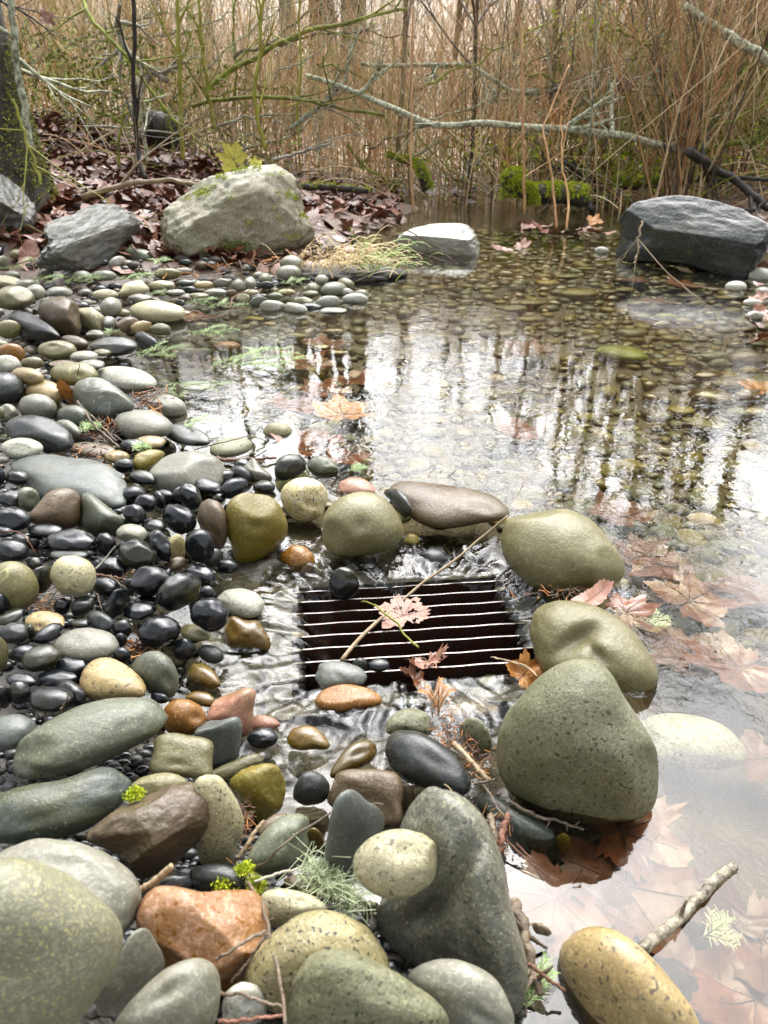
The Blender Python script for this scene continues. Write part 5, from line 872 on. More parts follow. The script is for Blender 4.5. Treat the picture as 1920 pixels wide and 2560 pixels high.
mossy('mossy_log', 'low rotten log with a little moss behind the mossy tan boulder', 'log', 'H', [(1300,810,7.3),(1400,808,7.2),(1500,815,7.2),(1590,830,7.2)], .03, .03, 8, dens=200)
mossy('mossy_log', 'rotten black log in the hollow behind the leaf litter', 'log', 'H', [(640,560,7.4),(700,560,7.4),(760,580,7.4)], .16, .15, 9, mat='darkmoss', dens=120)
# ferny green growth in the thicket
for j, (t_, x, y, Y, n, sp, m) in enumerate([('H',400,330,7.9,1300,.5,'darkmoss'),('H',300,250,8.2,700,.5,'mossbark'),('H',330,420,7.8,700,.4,'mossbark'),('I',1050,620,8.3,1300,.6,'mossbark'),('I',1380,560,8.4,1300,.6,'darkmoss'),('I',760,640,8.6,1000,.5,'mossbark'),('I',880,140,8.6,400,.25,'moss'),('I',1100,720,8.0,500,.35,'moss'),('I',1560,330,8.5,1300,.6,'mossbark'),('H',1000,650,8,300,.25,'mossbark'),('I',900,300,8.8,700,.5,'mossbark'),('I',1300,230,8.8,700,.5,'darkmoss'),('I',1180,800,7.8,400,.4,'mossbark'),('I',430,720,8.2,500,.5,'mossbark'),('I',600,650,8.2,400,.25,'moss')]):
    rr = np.random.RandomState(60 + j); c_ = ony(px(t_, (x, y)), Y); P = np.clip(rr.normal(size=(n, 3)), -1.8, 1.8) * np.array([sp * 1.3, sp * .6, sp * .35]); P = P[perlin(P * 3 / sp + j) > -.05]
    mb = MB()
    for p in P:
        d = rr.normal(size=3); d /= np.linalg.norm(d); s_ = np.cross(d, rr.normal(size=3)); s_ /= np.linalg.norm(s_); L = rr.uniform(.03, .085); mb.add([p - s_ * L * .2, p + s_ * L * .2, p + d * L], [[0, 1, 2]])
    tag(mb.build('foliage', M[m], None, c_, smooth=False), kind='stuff')

# ------------------------------------------------------------------ moss on stones (part of the stone it grows on)
def proj(P):
    d = np.asarray(P) - C0; f = d @ VF; return np.c_[960 + FPX * (d @ VR) / f, 1280 - FPX * (d @ VU) / f]
def moss_on(o, t, spots, size, per, seed, mat='moss'):
    me = o.data; n = len(me.vertices); V = np.empty(n * 3); me.vertices.foreach_get('co', V); V = V.reshape(-1, 3); NN = np.empty(n * 3); me.vertices.foreach_get('normal', NN); NN = NN.reshape(-1, 3)
    W = V + np.array(o.location); q = proj(W); rr = np.random.RandomState(seed); s = TILE[t][2]; Ps, Ns = [], []
    front = ((W - C0) * NN).sum(1) < 0
    for x, y, rx, ry in spots:
        c_ = px(t, (x, y)); d = np.hypot((q[:, 0] - c_[0]) / (rx * s), (q[:, 1] - c_[1]) / (ry * s)) + .5 * fbm(W * 30, 2)
        for i in np.where((d < 1) & front)[0]:
            for _ in range(per): Ps.append(V[i] + rr.normal(size=3) * size * .5); Ns.append(NN[i])
    if Ps: tufts(Ps, Ns, size, rr, 3).build('moss', M[mat], o, smooth=False)
moss_on(bo3, 'H', [(1040,735,40,12),(1105,728,25,9),(870,838,38,16),(885,822,25,14),(995,850,14,14),(810,856,14,8),(925,805,12,7),(1170,758,16,9),(1245,842,18,14),(1075,960,16,8),(1200,830,12,8),(1215,750,14,6),(955,765,24,10),(1260,1020,30,14),(1140,860,8,6),(1210,945,12,7),(1180,900,9,6),(1310,930,20,10),(1070,1065,14,8),(1275,855,10,6)], .009, 3, 1)
moss_on(bo3, 'H', [(1000,1080,70,48),(1050,1070,40,30),(880,1075,16,12),(940,1090,30,20)], .011, 4, 2, 'mossbark')
moss_on(bo3, 'H', [(1000,1070,46,22)], .011, 3, 3)
for o in list(col.objects):
    if o.get('label', '').startswith('low dark grey rough rock'): moss_on(o, 'E', [(1225,990,50,28)], .0045, 4, 6)
def moss_clump(label, t, x, y, z, r, seed, mat='moss', name='moss_clump', cat='moss'):
    rr = np.random.RandomState(seed); N = rr.normal(size=(200, 3)); N /= np.linalg.norm(N, axis=1)[:, None]; N[:, 2] = abs(N[:, 2]); P = N * r * np.array([1, .8, .6]) * rr.uniform(.4, 1, (200, 1))
    tag(tufts(P, N, r * .3, rr, 3).build(name, M[mat], None, at(t, x, y, z), smooth=False), label, cat)
moss_clump('small bright moss tuft between the cream-specked green egg and the tall cream stone', 'E', 1340, 905, .09, .010, 1)
moss_clump('straggling moss tuft hanging by the whitish speckled stone', 'E', 1405, 990, .09, .011, 2)
moss_clump('bright moss tuft between the dark green kidney stone and the angular brown one', 'E', 738, 500, .14, .011, 3)
# beard lichen lying on the stones: many fine forked threads
rr = np.random.RandomState(3); mb = MB()
for i in range(190):
    s_ = rr.uniform(); a = (F0 := px('F', (385 + 230 * s_, 870 + 230 * s_**.9))); p = onz(a + rr.normal(size=2) * 11, .085 - .03 * s_); d = rr.normal(size=3); d[2] = abs(d[2]) * .7; d /= np.linalg.norm(d)
    u_ = np.linspace(0, 1, 6); Q = p + d * (u_ * .016)[:, None] + rr.normal(size=3) * .010 * (u_**2)[:, None] + .004 * rr.normal(size=3) * np.sin(u_ * 7)[:, None]; mb.tube(Q, .0006, 3, 0, cap=False)
    mb.tube(Q[3] + rr.normal(size=3) * .012 * np.linspace(0, 1, 3)[:, None], .0005, 3, 0, cap=False)
V, F, mm = mb.arrays(); tag(mesh_obj('beard_lichen', V, F, M['lichen'], midx=mm), 'pale green beard lichen draped beside the tall grey-green finger of stone', 'lichen')

# ------------------------------------------------------------------ leaves
LOBE = [(-180, .22), (-150, .58), (-135, .55), (-110, .84), (-96, .76), (-74, .60), (-58, .86), (-45, .98), (-34, .82), (-20, .66), (-10, .88), (0, 1.05), (10, .88), (20, .66), (34, .82), (45, .98), (58, .86), (74, .60), (96, .76), (110, .84), (135, .55), (150, .58), (180, .22)]
def leaf(name, label, mat, p, size, yaw, tilt=(0, 0), curl=.25, seed=1, shape='maple', group=None, holes=0, stalk=.6, cat='leaf'):
    rr = np.random.RandomState(seed); nt, nr = 72, 9; th = np.linspace(-180, 180, nt + 1)[:-1]
    if shape == 'maple': r = np.interp(th, *zip(*LOBE)) * (1 + .08 * rr.normal(size=nt))
    else: t_ = np.radians(th); r = np.abs(1 / np.sqrt((np.cos(t_))**2 + (np.sin(t_) / .52)**2)) * (1 + .04 * rr.normal(size=nt))
    V = [[0, 0, 0]]; 
    for k_ in range(1, nr + 1):
        f = k_ / nr
        for a, q in zip(np.radians(th), r): V.append([q * f * math.sin(a), q * f * math.cos(a), 0])
    V = np.array(V); fold = np.abs(np.arctan2(V[:, 0], V[:, 1])); rad = np.hypot(V[:, 0], V[:, 1])
    V[:, 2] = curl * (.35 * rad**2 * (1 + .8 * np.sin(fold * 3 + seed)) + .35 * perlin(np.c_[V[:, :2] * 1.8, np.full(len(V), seed * 2.3)]) + .10 * np.abs(np.sin(fold * 4.5)) * rad)
    F = [[0, 1 + i, 1 + (i + 1) % nt] for i in range(nt)]
    for k_ in range(nr - 1): F += [[1 + k_ * nt + i, 1 + (k_ + 1) * nt + i, 1 + (k_ + 1) * nt + (i + 1) % nt, 1 + k_ * nt + (i + 1) % nt] for i in range(nt)]
    if holes:
        C_ = np.array([V[f].mean(0) for f in F]); hv = perlin(np.c_[C_[:, :2] * 6, np.full(len(C_), seed + .5)]); F = [f for f, h in zip(F, hv) if h < .42 - .12 * holes or np.hypot(*V[f[0], :2]) < .12]
    rz, rx, ry = R(yaw), R(tilt[0]), R(tilt[1])
    from mathutils import Euler
    Rm = np.array(Euler((rx, ry, rz), 'XYZ').to_matrix()); W = (V * size) @ Rm.T
    root = empty(name, p); tag(root, label, cat, group); mesh_obj('blade', W, F, M[mat], root)
    mb = MB()
    for a in (0, 42, -42, 95, -95) if shape == 'maple' else (0,):
        u_ = np.linspace(0, .8, 6); L_ = np.c_[np.sin(R(a)) * u_, np.cos(R(a)) * u_]; z_ = [V[np.argmin(((V[:, :2] - q)**2).sum(1)), 2] + .006 for q in L_]; mb.tube((np.c_[L_, z_] * size) @ Rm.T, .012 * size * np.linspace(1, .3, 6), 4, cap=False)
    if stalk: u_ = np.linspace(0, 1, 6); mb.tube((np.c_[.12 * u_**2, -stalk * u_, .12 * u_] * size) @ Rm.T, .018 * size, 4)
    mb.build('stalk', M['leafdark'] if mat != 'leafpale' else M['leafred'], root)
    return root
leaf('dead_leaf', 'pale pinkish maple leaf full of holes, lying across the grate bars and the long twig', 'leafpale', at('C', 895, 958, -.044), .066, 18, (5, -4), .22, 3, holes=1, stalk=0)
leaf('dead_leaf', 'crumpled pale leaf skeleton caught on the front bars of the grate', 'leafpale', at('C', 1020, 1205, -.045), .048, 200, (18, 10), .9, 4, holes=2, stalk=.2)
leaf('dead_leaf', 'brown leaf scrap caught in the foam in front of the grate', 'leafred', at('C', 960, 1310, -.045), .034, 80, (30, 10), .9, 5, stalk=0)
leaf('dead_leaf', 'orange crumpled leaf wedged at the near corner of the grate beside the olive saddle stone', 'leaforange', at('C', 1545, 1280, -.03), .04, -50, (20, 25), .8, 6, stalk=.4)
leaf('dead_leaf', 'tan leaf lodged between the round stained olive stone and the olive saddle stone', 'leafpale', at('D', 690, 868, .055), .050, -70, (24, -8), .3, 7, 'oval', stalk=.3)
leaf('dead_leaf', 'wet orange-brown leaf half sunk at the back of the olive saddle stone', 'leafred', at('D', 880, 945, -.004), .062, -95, (4, 8), .5, 8, stalk=.4)
leaf('dead_leaf', 'rust-coloured curled leaf between the tan dome and the pointed blue-grey stone', 'leaforange', at('A', 293, 775, .07), .055, 170, (60, 0), .5, 9, 'oval', stalk=.2)
leaf('dead_leaf', 'pink-brown leaf lying among stones below the dark notched boulder', 'leafpale', at('A', 535, 238, .045), .075, 60, (10, 0), .3, 10, 'oval')
leaf('dead_leaf', 'reddish leaf standing on edge beside the dark notched boulder', 'leafpale', at('A', 125, 175, .11), .10, 20, (50, 20), .4, 11, 'oval')
leaf('dead_leaf', 'orange autumn leaf hung on the long pale fallen branch', 'leaforange', aty('I', 742, 525, 7.85), .10, 10, (80, 10), .4, 12, stalk=.3)
leaf('dead_leaf', 'pale withered leaf hanging in the red shoots', 'leafpale', aty('I', 1045, 370, 7.9), .11, 170, (80, 20), .6, 13, stalk=.3)
leaf('dead_leaf', 'brown leaf caught in the fork of the steep mossy branch', 'leafpale', aty('H', 1345, 122, 8.6), .09, 90, (80, 10), .4, 14, stalk=.2)
leaf('green_leaf', 'yellow-green big leaf standing just behind the mossy tan boulder', 'leafyellow', aty('H', 1010, 690, 5.6), .12, 10, (70, -30), .3, 15, stalk=.5)
leaf('green_leaf', 'smaller yellow leaf peeping over the top of the mossy tan boulder', 'leafyellow', aty('H', 1105, 715, 5.5), .06, 30, (65, 10), .3, 16, stalk=.3)
leaf('dead_leaf', 'red leaf hanging in the twigs by the dark mossy trunk', 'leafred', aty('H', 200, 85, 5.4), .07, 60, (70, 10), .4, 17, stalk=.3)
# leaves under water: at their real depth just off the bed
SL = [('rust leaf on the bed between the reflected trunks', 'leafred', 'A', 1290, 820, .12, 100, .3, 50), ('dull orange leaf on the bed under the thickest reflected trunk', 'leaforange', 'A', 1480, 860, .12, 10, .3, 51), ('brown leaf on the bed near the standing olive stone in the shallows', 'leafred', 'A', 1320, 1010, .10, 70, .3, 52), ('rust leaf on the bed beside the large black shore stone', 'leafred', 'A', 1500, 1040, .10, 150, .3, 53), ('orange-brown leaf on the bed high in the reflected trunks', 'leafred', 'A', 1330, 640, .13, 30, .3, 54), ('brown leaf on the bed right of the reflected trunks', 'leafred', 'A', 1520, 700, .12, 210, .3, 55),
      ('large folded brown leaf under water below the great speckled green stone', 'leafred', 'G', 850, 690, .095, -75, .35, 20), ('biggest sunken pinkish maple leaf, in the clear near pool', 'leafpink', 'G', 880, 1000, .12, 155, .3, 21), ('faint pinkish leaf on the bed beside the long grey boulder', 'leafpink', 'G', 500, 1060, .085, 120, .2, 22),
      ('dark curled leaf tip rising in the near pool by the freckled tan egg', 'leafdark', 'G', 770, 1130, .045, 40, 1., 23), ('brown sunken leaf cut by the right edge near the bottom corner', 'leafred', 'G', 1590, 1620, .09, 60, .4, 24), ('pink leaf on the bed at the right edge past the thick dark stick', 'leafpink', 'G', 1620, 1260, .09, 200, .3, 25),
      ('dark brown leaf scrap under water beyond the thick dark stick', 'leafdark', 'G', 1470, 1210, .06, 30, .5, 26), ('reddish sunken leaf beside the round stained olive stone', 'leafpink', 'D', 880, 420, .10, 30, .3, 27), ('red-brown leaf under ripples behind the round stained olive stone', 'leafred', 'D', 1080, 690, .10, 75, .3, 28),
      ('pink sunken leaf farther out from the round stained olive stone', 'leafpink', 'D', 1010, 640, .09, 10, .3, 29), ('orange-brown leaf on the bed out from the olive saddle stone', 'leafred', 'D', 1230, 880, .11, -60, .3, 30), ('pinkish leaf cut by the right edge out in the ripples', 'leafpink', 'D', 1590, 830, .10, 140, .3, 31),
      ('brown leaf under water at the right edge level with the olive saddle stone', 'leafred', 'D', 1500, 1240, .11, 100, .4, 32), ('pink sunken leaf close beside the olive saddle stone', 'leafpink', 'D', 1240, 1180, .10, 60, .3, 33), ('brown leaf just past the pale sunken cobble', 'leafpink', 'G', 1620, 300, .07, 100, .3, 34),
      ('rust leaf lying on the bed under the tree reflections', 'leafred', 'A', 1400, 760, .12, 40, .3, 35), ('orange-brown sunken leaf nearest the speckled olive oval', 'leafred', 'A', 1390, 960, .11, 130, .3, 36), ('brown sunken leaf beyond the reflected trunks', 'leafred', 'A', 1420, 560, .13, 70, .2, 37), ('brown leaf in the shallows below the broad pale green stone', 'leafred', 'A', 860, 440, .12, 60, .2, 38),
      ('sunken orange leaf in front of the black wet-topped boulder', 'leafred', 'J', 1090, 280, .13, 80, .2, 39), ('brown leaf farther along the front of the black wet-topped boulder', 'leafred', 'J', 1290, 300, .13, 20, .2, 40), ('brown sunken leaf amid yellow-green stones in the pond', 'leafred', 'J', 1215, 375, .12, 100, .2, 41), ('faded pink leaf on the bed in mid pond', 'leafpink', 'J', 620, 580, .14, 30, .2, 42), ('brown leaf under the reflected boughs', 'leafred', 'J', 610, 935, .11, 60, .2, 43), ('small orange leaf on the bed at the right edge', 'leaforange', 'J', 1630, 755, .09, 10, .3, 44)]
for lb, m, t_, x, y, sz, yaw, cu, sd_ in SL:
    p = at(t_, x, y, -.03); bz = float(bed(p[:1], p[1:2])[0]); p = at(t_, x, y, min(-.012, max(bz + .035, -.045))); leaf('sunken_leaf', lb, m, p, sz, yaw, (3, 4), cu, sd_, group='leaves under the water')
# leaves floating at the shrub feet and along the right shore
GF = 'dead leaves washed up along the far shore'
for i, (t_, x, y, z, sz, m) in enumerate([('I',630,985,.01,.12,'leafpale'),('I',690,1000,.01,.11,'leafred'),('I',745,1010,.01,.11,'leafpale'),('I',820,1005,.01,.10,'leafdark'),('I',860,995,.01,.08,'leafred'),('I',910,960,.02,.09,'leaforange'),('I',930,1010,.01,.12,'leafpale'),('I',600,975,.01,.08,'leafpale'),('I',700,980,.01,.07,'leafpale'),('J',600,130,.01,.07,'leafpale'),('J',520,150,.0,.10,'leafred'),
        ('J',1625,215,.02,.07,'leafpale'),('J',1645,300,.02,.07,'leafred'),('J',1612,360,.01,.06,'leafpale'),('J',1635,430,.005,.07,'leafred'),('J',1615,480,.005,.08,'leafpink'),('J',1645,525,.005,.07,'leafpale'),('J',1600,545,.0,.06,'leafred'),('I',1620,1000,.12,.12,'leafred'),('I',1640,960,.14,.10,'leafdark'),('I',350,870,.01,.14,'leafdark')]):
    leaf('dead_leaf', 'dead leaf lying in a loose drift of wet leaves at the waterline', m, at(t_, x, y, z), sz, (i * 77) % 360, (8 + (i * 13) % 25, (i * 29) % 20 - 10), .5, 100 + i, 'maple' if i % 2 else 'oval', GF, stalk=.4)
# leaf litter of the left bank: nobody could count it
rr = np.random.RandomState(12); mb = MB()
for i in range(14500):
    y = rr.uniform(4.55, 9.2); x = rr.uniform(-.56, .02) * y
    if i >= 9500: y = rr.uniform(1.2, 9.0); x = -.62 * y - .25 - rr.uniform(0, 2.6)
    if x > -.75 - .05 * (y - 4.6) and y < 6.6 and x > -.8 and rr.uniform() < .8: continue
    z = Zg(x, y) if 0 else float(bed(np.array([x]), np.array([y]))[0])
    if z < -.02: continue
    L = rr.uniform(.03, .062); a = rr.uniform(0, 6.28); e1 = np.array([math.cos(a), math.sin(a), rr.normal() * .45]); e2 = np.array([-math.sin(a), math.cos(a), rr.normal() * .45]); f = rr.uniform(-.5, .6); n_ = np.array([0, 0, 1.])
    p = np.array([x, y, z + rr.uniform(.0, .05) + .012 * fbm(np.array([[x * 14, y * 14, 0]]), 3)[0]])
    row = lambda s, w: [p + e1 * L * s - e2 * L * w + n_ * L * (f * abs(w) + .5 * s * s * f), p + e1 * L * s + n_ * L * .5 * s * s * f, p + e1 * L * s + e2 * L * w + n_ * L * (f * abs(w) + .5 * s * s * f)]
    V = row(-1, .06) + row(-.45, .5) + row(.15, .62) + row(.6, .38) + row(1.05, .03)
    mb.add(V, [[r_ * 3 + c_, r_ * 3 + c_ + 1, r_ * 3 + c_ + 4, r_ * 3 + c_ + 3] for r_ in range(4) for c_ in range(2)], rr.choice(4, p=[.26, .26, .22, .26]))
V, F, mm = mb.arrays(); tag(mesh_obj('leaf_litter', V, F, [M['leafpink'], M['leafred'], M['leafdark'], M['leafpale']], midx=mm), kind='stuff')

# ------------------------------------------------------------------ fir sprigs, cedar, grass
def sprig(t, x, y, z, L, yaw, label, seed, mat='needle', branches=3, nl=.011, name='fir_sprig', group='green fir sprigs', cat='sprig', tilt=.12):
    rr = np.random.RandomState(seed); root = empty(name, at(t, x, y, z)); tag(root, label, cat, group); st, nd = MB(), MB()
    def twig(p, a, L, n):
        u = np.linspace(0, 1, 8); bend = rr.normal() * .3
        P = p + np.c_[np.cos(a + bend * u) * u * L, np.sin(a + bend * u) * u * L, tilt * L * np.sin(u * 2.2) + .004]
        st.tube(P, .0012 * (1.2 - u), 4, cap=False)
        for i in range(n):
            f = .08 + .92 * i / n; q = P[0] + (np.array([np.interp(f, u, P[:, k_]) for k_ in range(3)]) - P[0]); aa = a + bend * f
            for sgn in (-1, 1):
                e_ = aa + sgn * rr.uniform(.55, 1.2); d = np.array([math.cos(e_), math.sin(e_), rr.uniform(-.1, .7)]); l_ = nl * rr.uniform(.8, 1.25) * (1.15 - .5 * f); w = np.array([-d[1], d[0], 0]) * .0007 * (nl / .011)
                nd.add([q - w, q + w, q + d * l_ + w * .5, q + d * l_ - w * .5], [[0, 1, 2, 3]])
    twig(np.zeros(3), R(yaw), L, int(L / nl * 4)); 
    for b_ in range(branches):
        f = .15 + .6 * b_ / max(branches, 1); a0 = R(yaw); twig(np.array([math.cos(a0) * L * f, math.sin(a0) * L * f, .003]), a0 + (1 if b_ % 2 else -1) * rr.uniform(.6, 1.), L * (.75 - .5 * f), int(L * (.75 - .5 * f) / nl * 4))
    st.build('twig', M['twigbrown'], root); nd.build('needles', M[mat], root, smooth=False)
for i, (t_, x, y, z, L, yaw, b_, lb, *mt) in enumerate([('A',60,215,.12,.17,30,4,'green fir sprig beneath the rough boulder at the left edge'),('A',120,285,.10,.20,-10,4,'fir sprig lying on stones below the dark notched boulder, nearer the edge'),('A',260,290,.09,.22,0,5,'broad fir sprig below the dark notched boulder'),('A',490,285,.06,.22,20,5,'bright fir sprig below the gap between notched and mossy tan boulder'),
        ('A',665,215,.08,.14,75,3,'upright pale fir sprig beside the mossy tan boulder'),('A',785,385,.012,.17,10,4,'fir sprig floating beyond the broad pale green stone'),('A',880,400,.012,.20,-5,4,'longer fir sprig floating beside reddish twigs'),('A',790,520,.006,.22,8,4,'fir sprig floating alone over the submerged stones'),('A',440,600,.02,.14,60,3,'fir sprig at the dark waterline stone'),
        ('A',545,615,.02,.24,12,5,'long fir sprig reaching into the shallows'),('A',690,740,.006,.26,-25,4,'fir sprig trailing in water below the long pale flat stone'),('A',880,665,.004,.34,15,5,'largest floating fir sprig, spread over the white reflections'),('A',1020,640,.004,.28,-15,4,'second floating fir sprig beside the largest one'),('A',345,945,.05,.07,60,4,'star-shaped fir tip among twigs beside the dark humped stone'),('A',0,955,.07,.09,10,3,'fir tip cut by the left edge next to the dark humped stone'),
        ('A',1200,300,.05,.16,15,4,'fir sprig among the small stones at the foot of the mossy tan boulder'),('A',1195,330,.04,.10,-60,2,'short fir tip below the sprig among the small stones'),('A',780,905,.012,.11,0,3,'fir tip lying by the low grey wet stone'),('A',640,340,.05,.12,-20,3,'pale fir sprig behind the broad pale green stone'),('C',585,185,.02,.055,30,5,'pale yellow-green fir tip behind the dull pinkish stone'),
        ('A',415,525,.03,.10,40,2,'small fir sprig beside the broad pale green stone'),('G',1290,1290,-.02,.048,20,4,'whitish sunken fir tip beyond the freckled tan egg','lichen'),('F',1560,1700,.0,.07,80,4,'green fir tip at the bottom edge beside the long grey boulder'),('D',940,985,-.012,.06,-15,5,'pale sunken fir tip by the olive saddle stone','lichen'),('A',570,1025,.05,.05,60,3,'tiny fir tip beside the lime-yellow stone'),('A',20,230,.12,.12,-30,3,'fir tuft at the left edge among the upper stones'),('A',195,130,.10,.10,50,3,'yellowish fir tip against the dark notched boulder')]):
    sprig(t_, x, y, z, L, yaw, lb, 200 + i, *mt, branches=b_, nl=.011 if t_ in 'CDFG' else .017)
sprig('C', 1085, 1520, .03, .055, 95, 'orange dead cedar spray standing at the top of the litter heap', 250, 'cedar', 7, .006, 'cedar_spray', None, 'sprig', .6)
rr = np.random.RandomState(22); gr = at('A', 1480, 240, .02); root = empty('grass_tuft', gr); tag(root, 'tuft of straw-coloured dead grass on a spit beside the mossy tan boulder', 'grass'); gm, gg = MB(), MB()
for i in range(280):
    a = rr.normal(.15, 1.1); L = rr.uniform(.12, .42); p = np.array([rr.normal(0, .14), rr.normal(0, .10), 0]); u = np.linspace(0, 1, 7); lean = rr.uniform(.4, 1.3)
    Q = p + np.c_[math.cos(a) * L * np.sin(lean * u), math.sin(a) * L * .5 * np.sin(lean * u), L * (np.sin(u * 2.2) * .55) * rr.uniform(.3, 1)]; w = np.array([-math.sin(a), math.cos(a), .3]) * .0022; V = np.r_[Q - w, Q + w]
    (gg if p[0] > .02 and rr.uniform() < .5 else gm).add(V, [[k_, k_ + 1, k_ + 8, k_ + 7] for k_ in range(6)])
gm.build('dead_blades', M['grass'], root, smooth=False); gg.build('green_blades', M['greengrass'], root, smooth=False)
N, F = ICO[4]; V = N * np.array([.33, .17, .05]) * (1 + .25 * fbm(N * 3, 3))[:, None]; mesh_obj('turf', V, F, M['soil'], root, (.02, 0, -.015))

# ------------------------------------------------------------------ twigs and sticks on the near stones
def twig(label, mat, t, pts, r0, r1, wob=.004, k=7, name='twig', group=None, buds=0, cat='twig', seed=None):
    seed = seed or len(label); P = curve([at(t, x, y, z) for x, y, z in pts], 40, wob, seed); u = np.linspace(0, 1, 40); mb = MB(); r0, r1 = (r0 * .7, r1 * .7) if t in 'EF' else (r0, r1); mb.tube(P, (r0 + (r1 - r0) * u) * (1 + .15 * perlin(np.c_[u * 22, u * 0 + seed * 1.7, u * 0])), k); rr = np.random.RandomState(seed)
    for _ in range(buds):
        i = rr.randint(2, 38); d = rr.normal(size=3); d /= np.linalg.norm(d); mb.tube(P[i] + d * (np.linspace(0, 1, 4) * rr.uniform(2, 5) * r0)[:, None], r0 * .5 * np.linspace(1, .4, 4), 5)
    return tag(mb.build(name, M[mat]), label, cat, group)
twig('longest twig, tan, slanting from the long tapering stone down over the grate', 'twigtan', 'C', [(1465,412,.075),(1320,530,.03),(1180,650,.0),(1020,760,-.025),(940,830,-.04),(860,900,-.044),(760,985,-.044),(690,1045,-.044),(620,1120,-.044),(555,1200,-.045)], .0022, .0042, .003, buds=3)
twig('thin green-tipped twig lying under the pale leaf on the grate', 'mossbark', 'C', [(660,880,-.03),(735,900,-.03),(790,950,-.032),(860,1000,-.04),(885,1045,-.045),(930,1095,-.045),(972,1130,-.045)], .0016, .0024, .004, buds=4)
twig('short tan twig poking over the near right corner of the grate', 'twigtan', 'C', [(1365,1185,-.03),(1450,1203,-.02),(1530,1228,-.01),(1610,1270,.0)], .0012, .0016)
twig('thin stalk bent over the near edge of the olive saddle stone', 'twigtan', 'D', [(150,1185,-.03),(250,1205,-.02),(340,1235,0),(400,1290,.01)], .001, .0014)
twig('thick dark stick lying half sunk across the clear near pool', 'twiglichen', 'G', [(960,1350,.01),(1060,1265,.008),(1150,1190,.006),(1230,1110,.006),(1310,1030,.006),(1400,935,.004),(1470,885,.002)], .0070, .0062, .004, 9, 'stick', buds=2, cat='stick')
twig('rotten dark stick with a knot standing along the long grey boulder', 'twigbrown', 'G', [(265,1065,.03),(290,1130,.03),(318,1200,.03),(340,1290,.028),(362,1390,.022),(385,1480,.018),(425,1585,.01)], .0075, .004, .006, 9, 'stick', buds=8, cat='stick')
twig('short red-brown twig against the side of the freckled tan egg', 'rusttwig', 'G', [(310,1395,.04),(380,1440,.035),(460,1500,.03),(545,1560,.02)], .0022, .0018)
twig('long thin brown twig crossing the green egg and the tall grey-green finger', 'twigbrown', 'F', [(75,915,.09),(140,860,.11),(220,780,.125),(300,715,.125),(400,655,.12),(470,615,.12),(530,580,.12),(620,555,.12),(700,548,.12),(785,552,.115)], .0022, .0014, .004, buds=5)
twig('dark drooping twig over the yellow-stained cream boulder, reaching the near edge', 'twigbrown', 'F', [(40,975,.11),(90,1040,.13),(130,1120,.14),(155,1210,.15),(172,1310,.16),(200,1420,.165),(222,1520,.165),(240,1640,.16),(248,1760,.16)], .0028, .0026, .004, buds=4)
twig('grey twig from the moss tuft to the beard lichen', 'bark', 'F', [(80,975,.10),(150,945,.10),(230,918,.09),(320,898,.085)], .0026, .0018, .003)
twig('forked dark twig end lying over the banded rust and pink stone', 'twigbrown', 'E', [(1175,1400,.17),(1250,1350,.175),(1330,1300,.175),(1450,1245,.17)], .0022, .0026, .003)
twig('dark bent twig down the shaded side of the banded rust and pink stone', 'twigbrown', 'E', [(1265,1520,.13),(1320,1450,.14),(1380,1370,.15),(1455,1255,.165)], .0018, .002, .003)
twig('thin dark twig across the dull pale stone at the near edge', 'twigbrown', 'E', [(1205,1580,.15),(1320,1590,.16),(1430,1620,.16),(1550,1665,.16)], .0024, .002, .003)
twig('red-brown twig lying along the near edge of the photo', 'rusttwig', 'E', [(1190,1735,.16),(1300,1730,.16),(1420,1715,.16),(1545,1700,.16)], .0026, .002, .003)
twig('broken tan stick end poking out beside the angular brown stone', 'twigtan', 'E', [(770,1015,.13),(850,960,.14),(940,885,.155)], .0052, .0048, .001, 8, 'stick', cat='stick')
twig('tan splinter of wood in the crack beside the cream-specked green egg', 'twigtan', 'E', [(1300,835,.06),(1350,770,.07),(1390,700,.075),(1440,635,.08)], .0045, .003, .002, 7, 'stick', cat='stick')
twig('peeled tan stick lying in the cedar litter by the great speckled green stone', 'twigtan', 'F', [(1165,215,.02),(1220,270,.022),(1280,335,.022),(1340,400,.02),(1375,430,.015)], .0065, .0055, .003, 8, 'stick', cat='stick', buds=2)
twig('dark twig crossing the end of the peeled tan stick', 'twigbrown', 'F', [(1280,435,.03),(1340,425,.032),(1395,410,.03)], .003, .0024, .002)
twig('red-brown rotten stick standing between the long grey boulder and the wet green rock', 'rusttwig', 'F', [(1465,605,.04),(1440,680,.04),(1425,760,.035),(1405,850,.02)], .0062, .0045, .004, 8, 'stick', cat='stick', buds=4)
twig('purplish rotten stick beside the red-brown one', 'twigbrown', 'F', [(1360,600,.03),(1385,690,.03),(1400,780,.025),(1420,860,.015)], .007, .004, .004, 8, 'stick', cat='stick', buds=3)
twig('thin dark twig from the crossing twig down to the rotten sticks', 'twigbrown', 'F', [(1325,440,.03),(1370,500,.03),(1400,560,.03),(1440,610,.035)], .002, .002, .003)
twig('dark twig running along the foot of the great speckled green stone', 'twigbrown', 'G', [(250,530,.015),(330,580,.015),(420,620,.015),(520,640,.012),(600,670,.008),(655,685,.005)], .003, .0016, .003, buds=5)
twig('two-pronged dead needle twig hanging below the rotten sticks', 'rusttwig', 'G', [(230,740,.02),(300,810,.015),(380,880,.01),(450,930,.006),(520,965,.003)], .0014, .001, .003)
twig('fine reddish needle twig beside the two-pronged one', 'rusttwig', 'G', [(285,760,.02),(340,815,.015),(410,875,.008)], .0012, .001, .002)
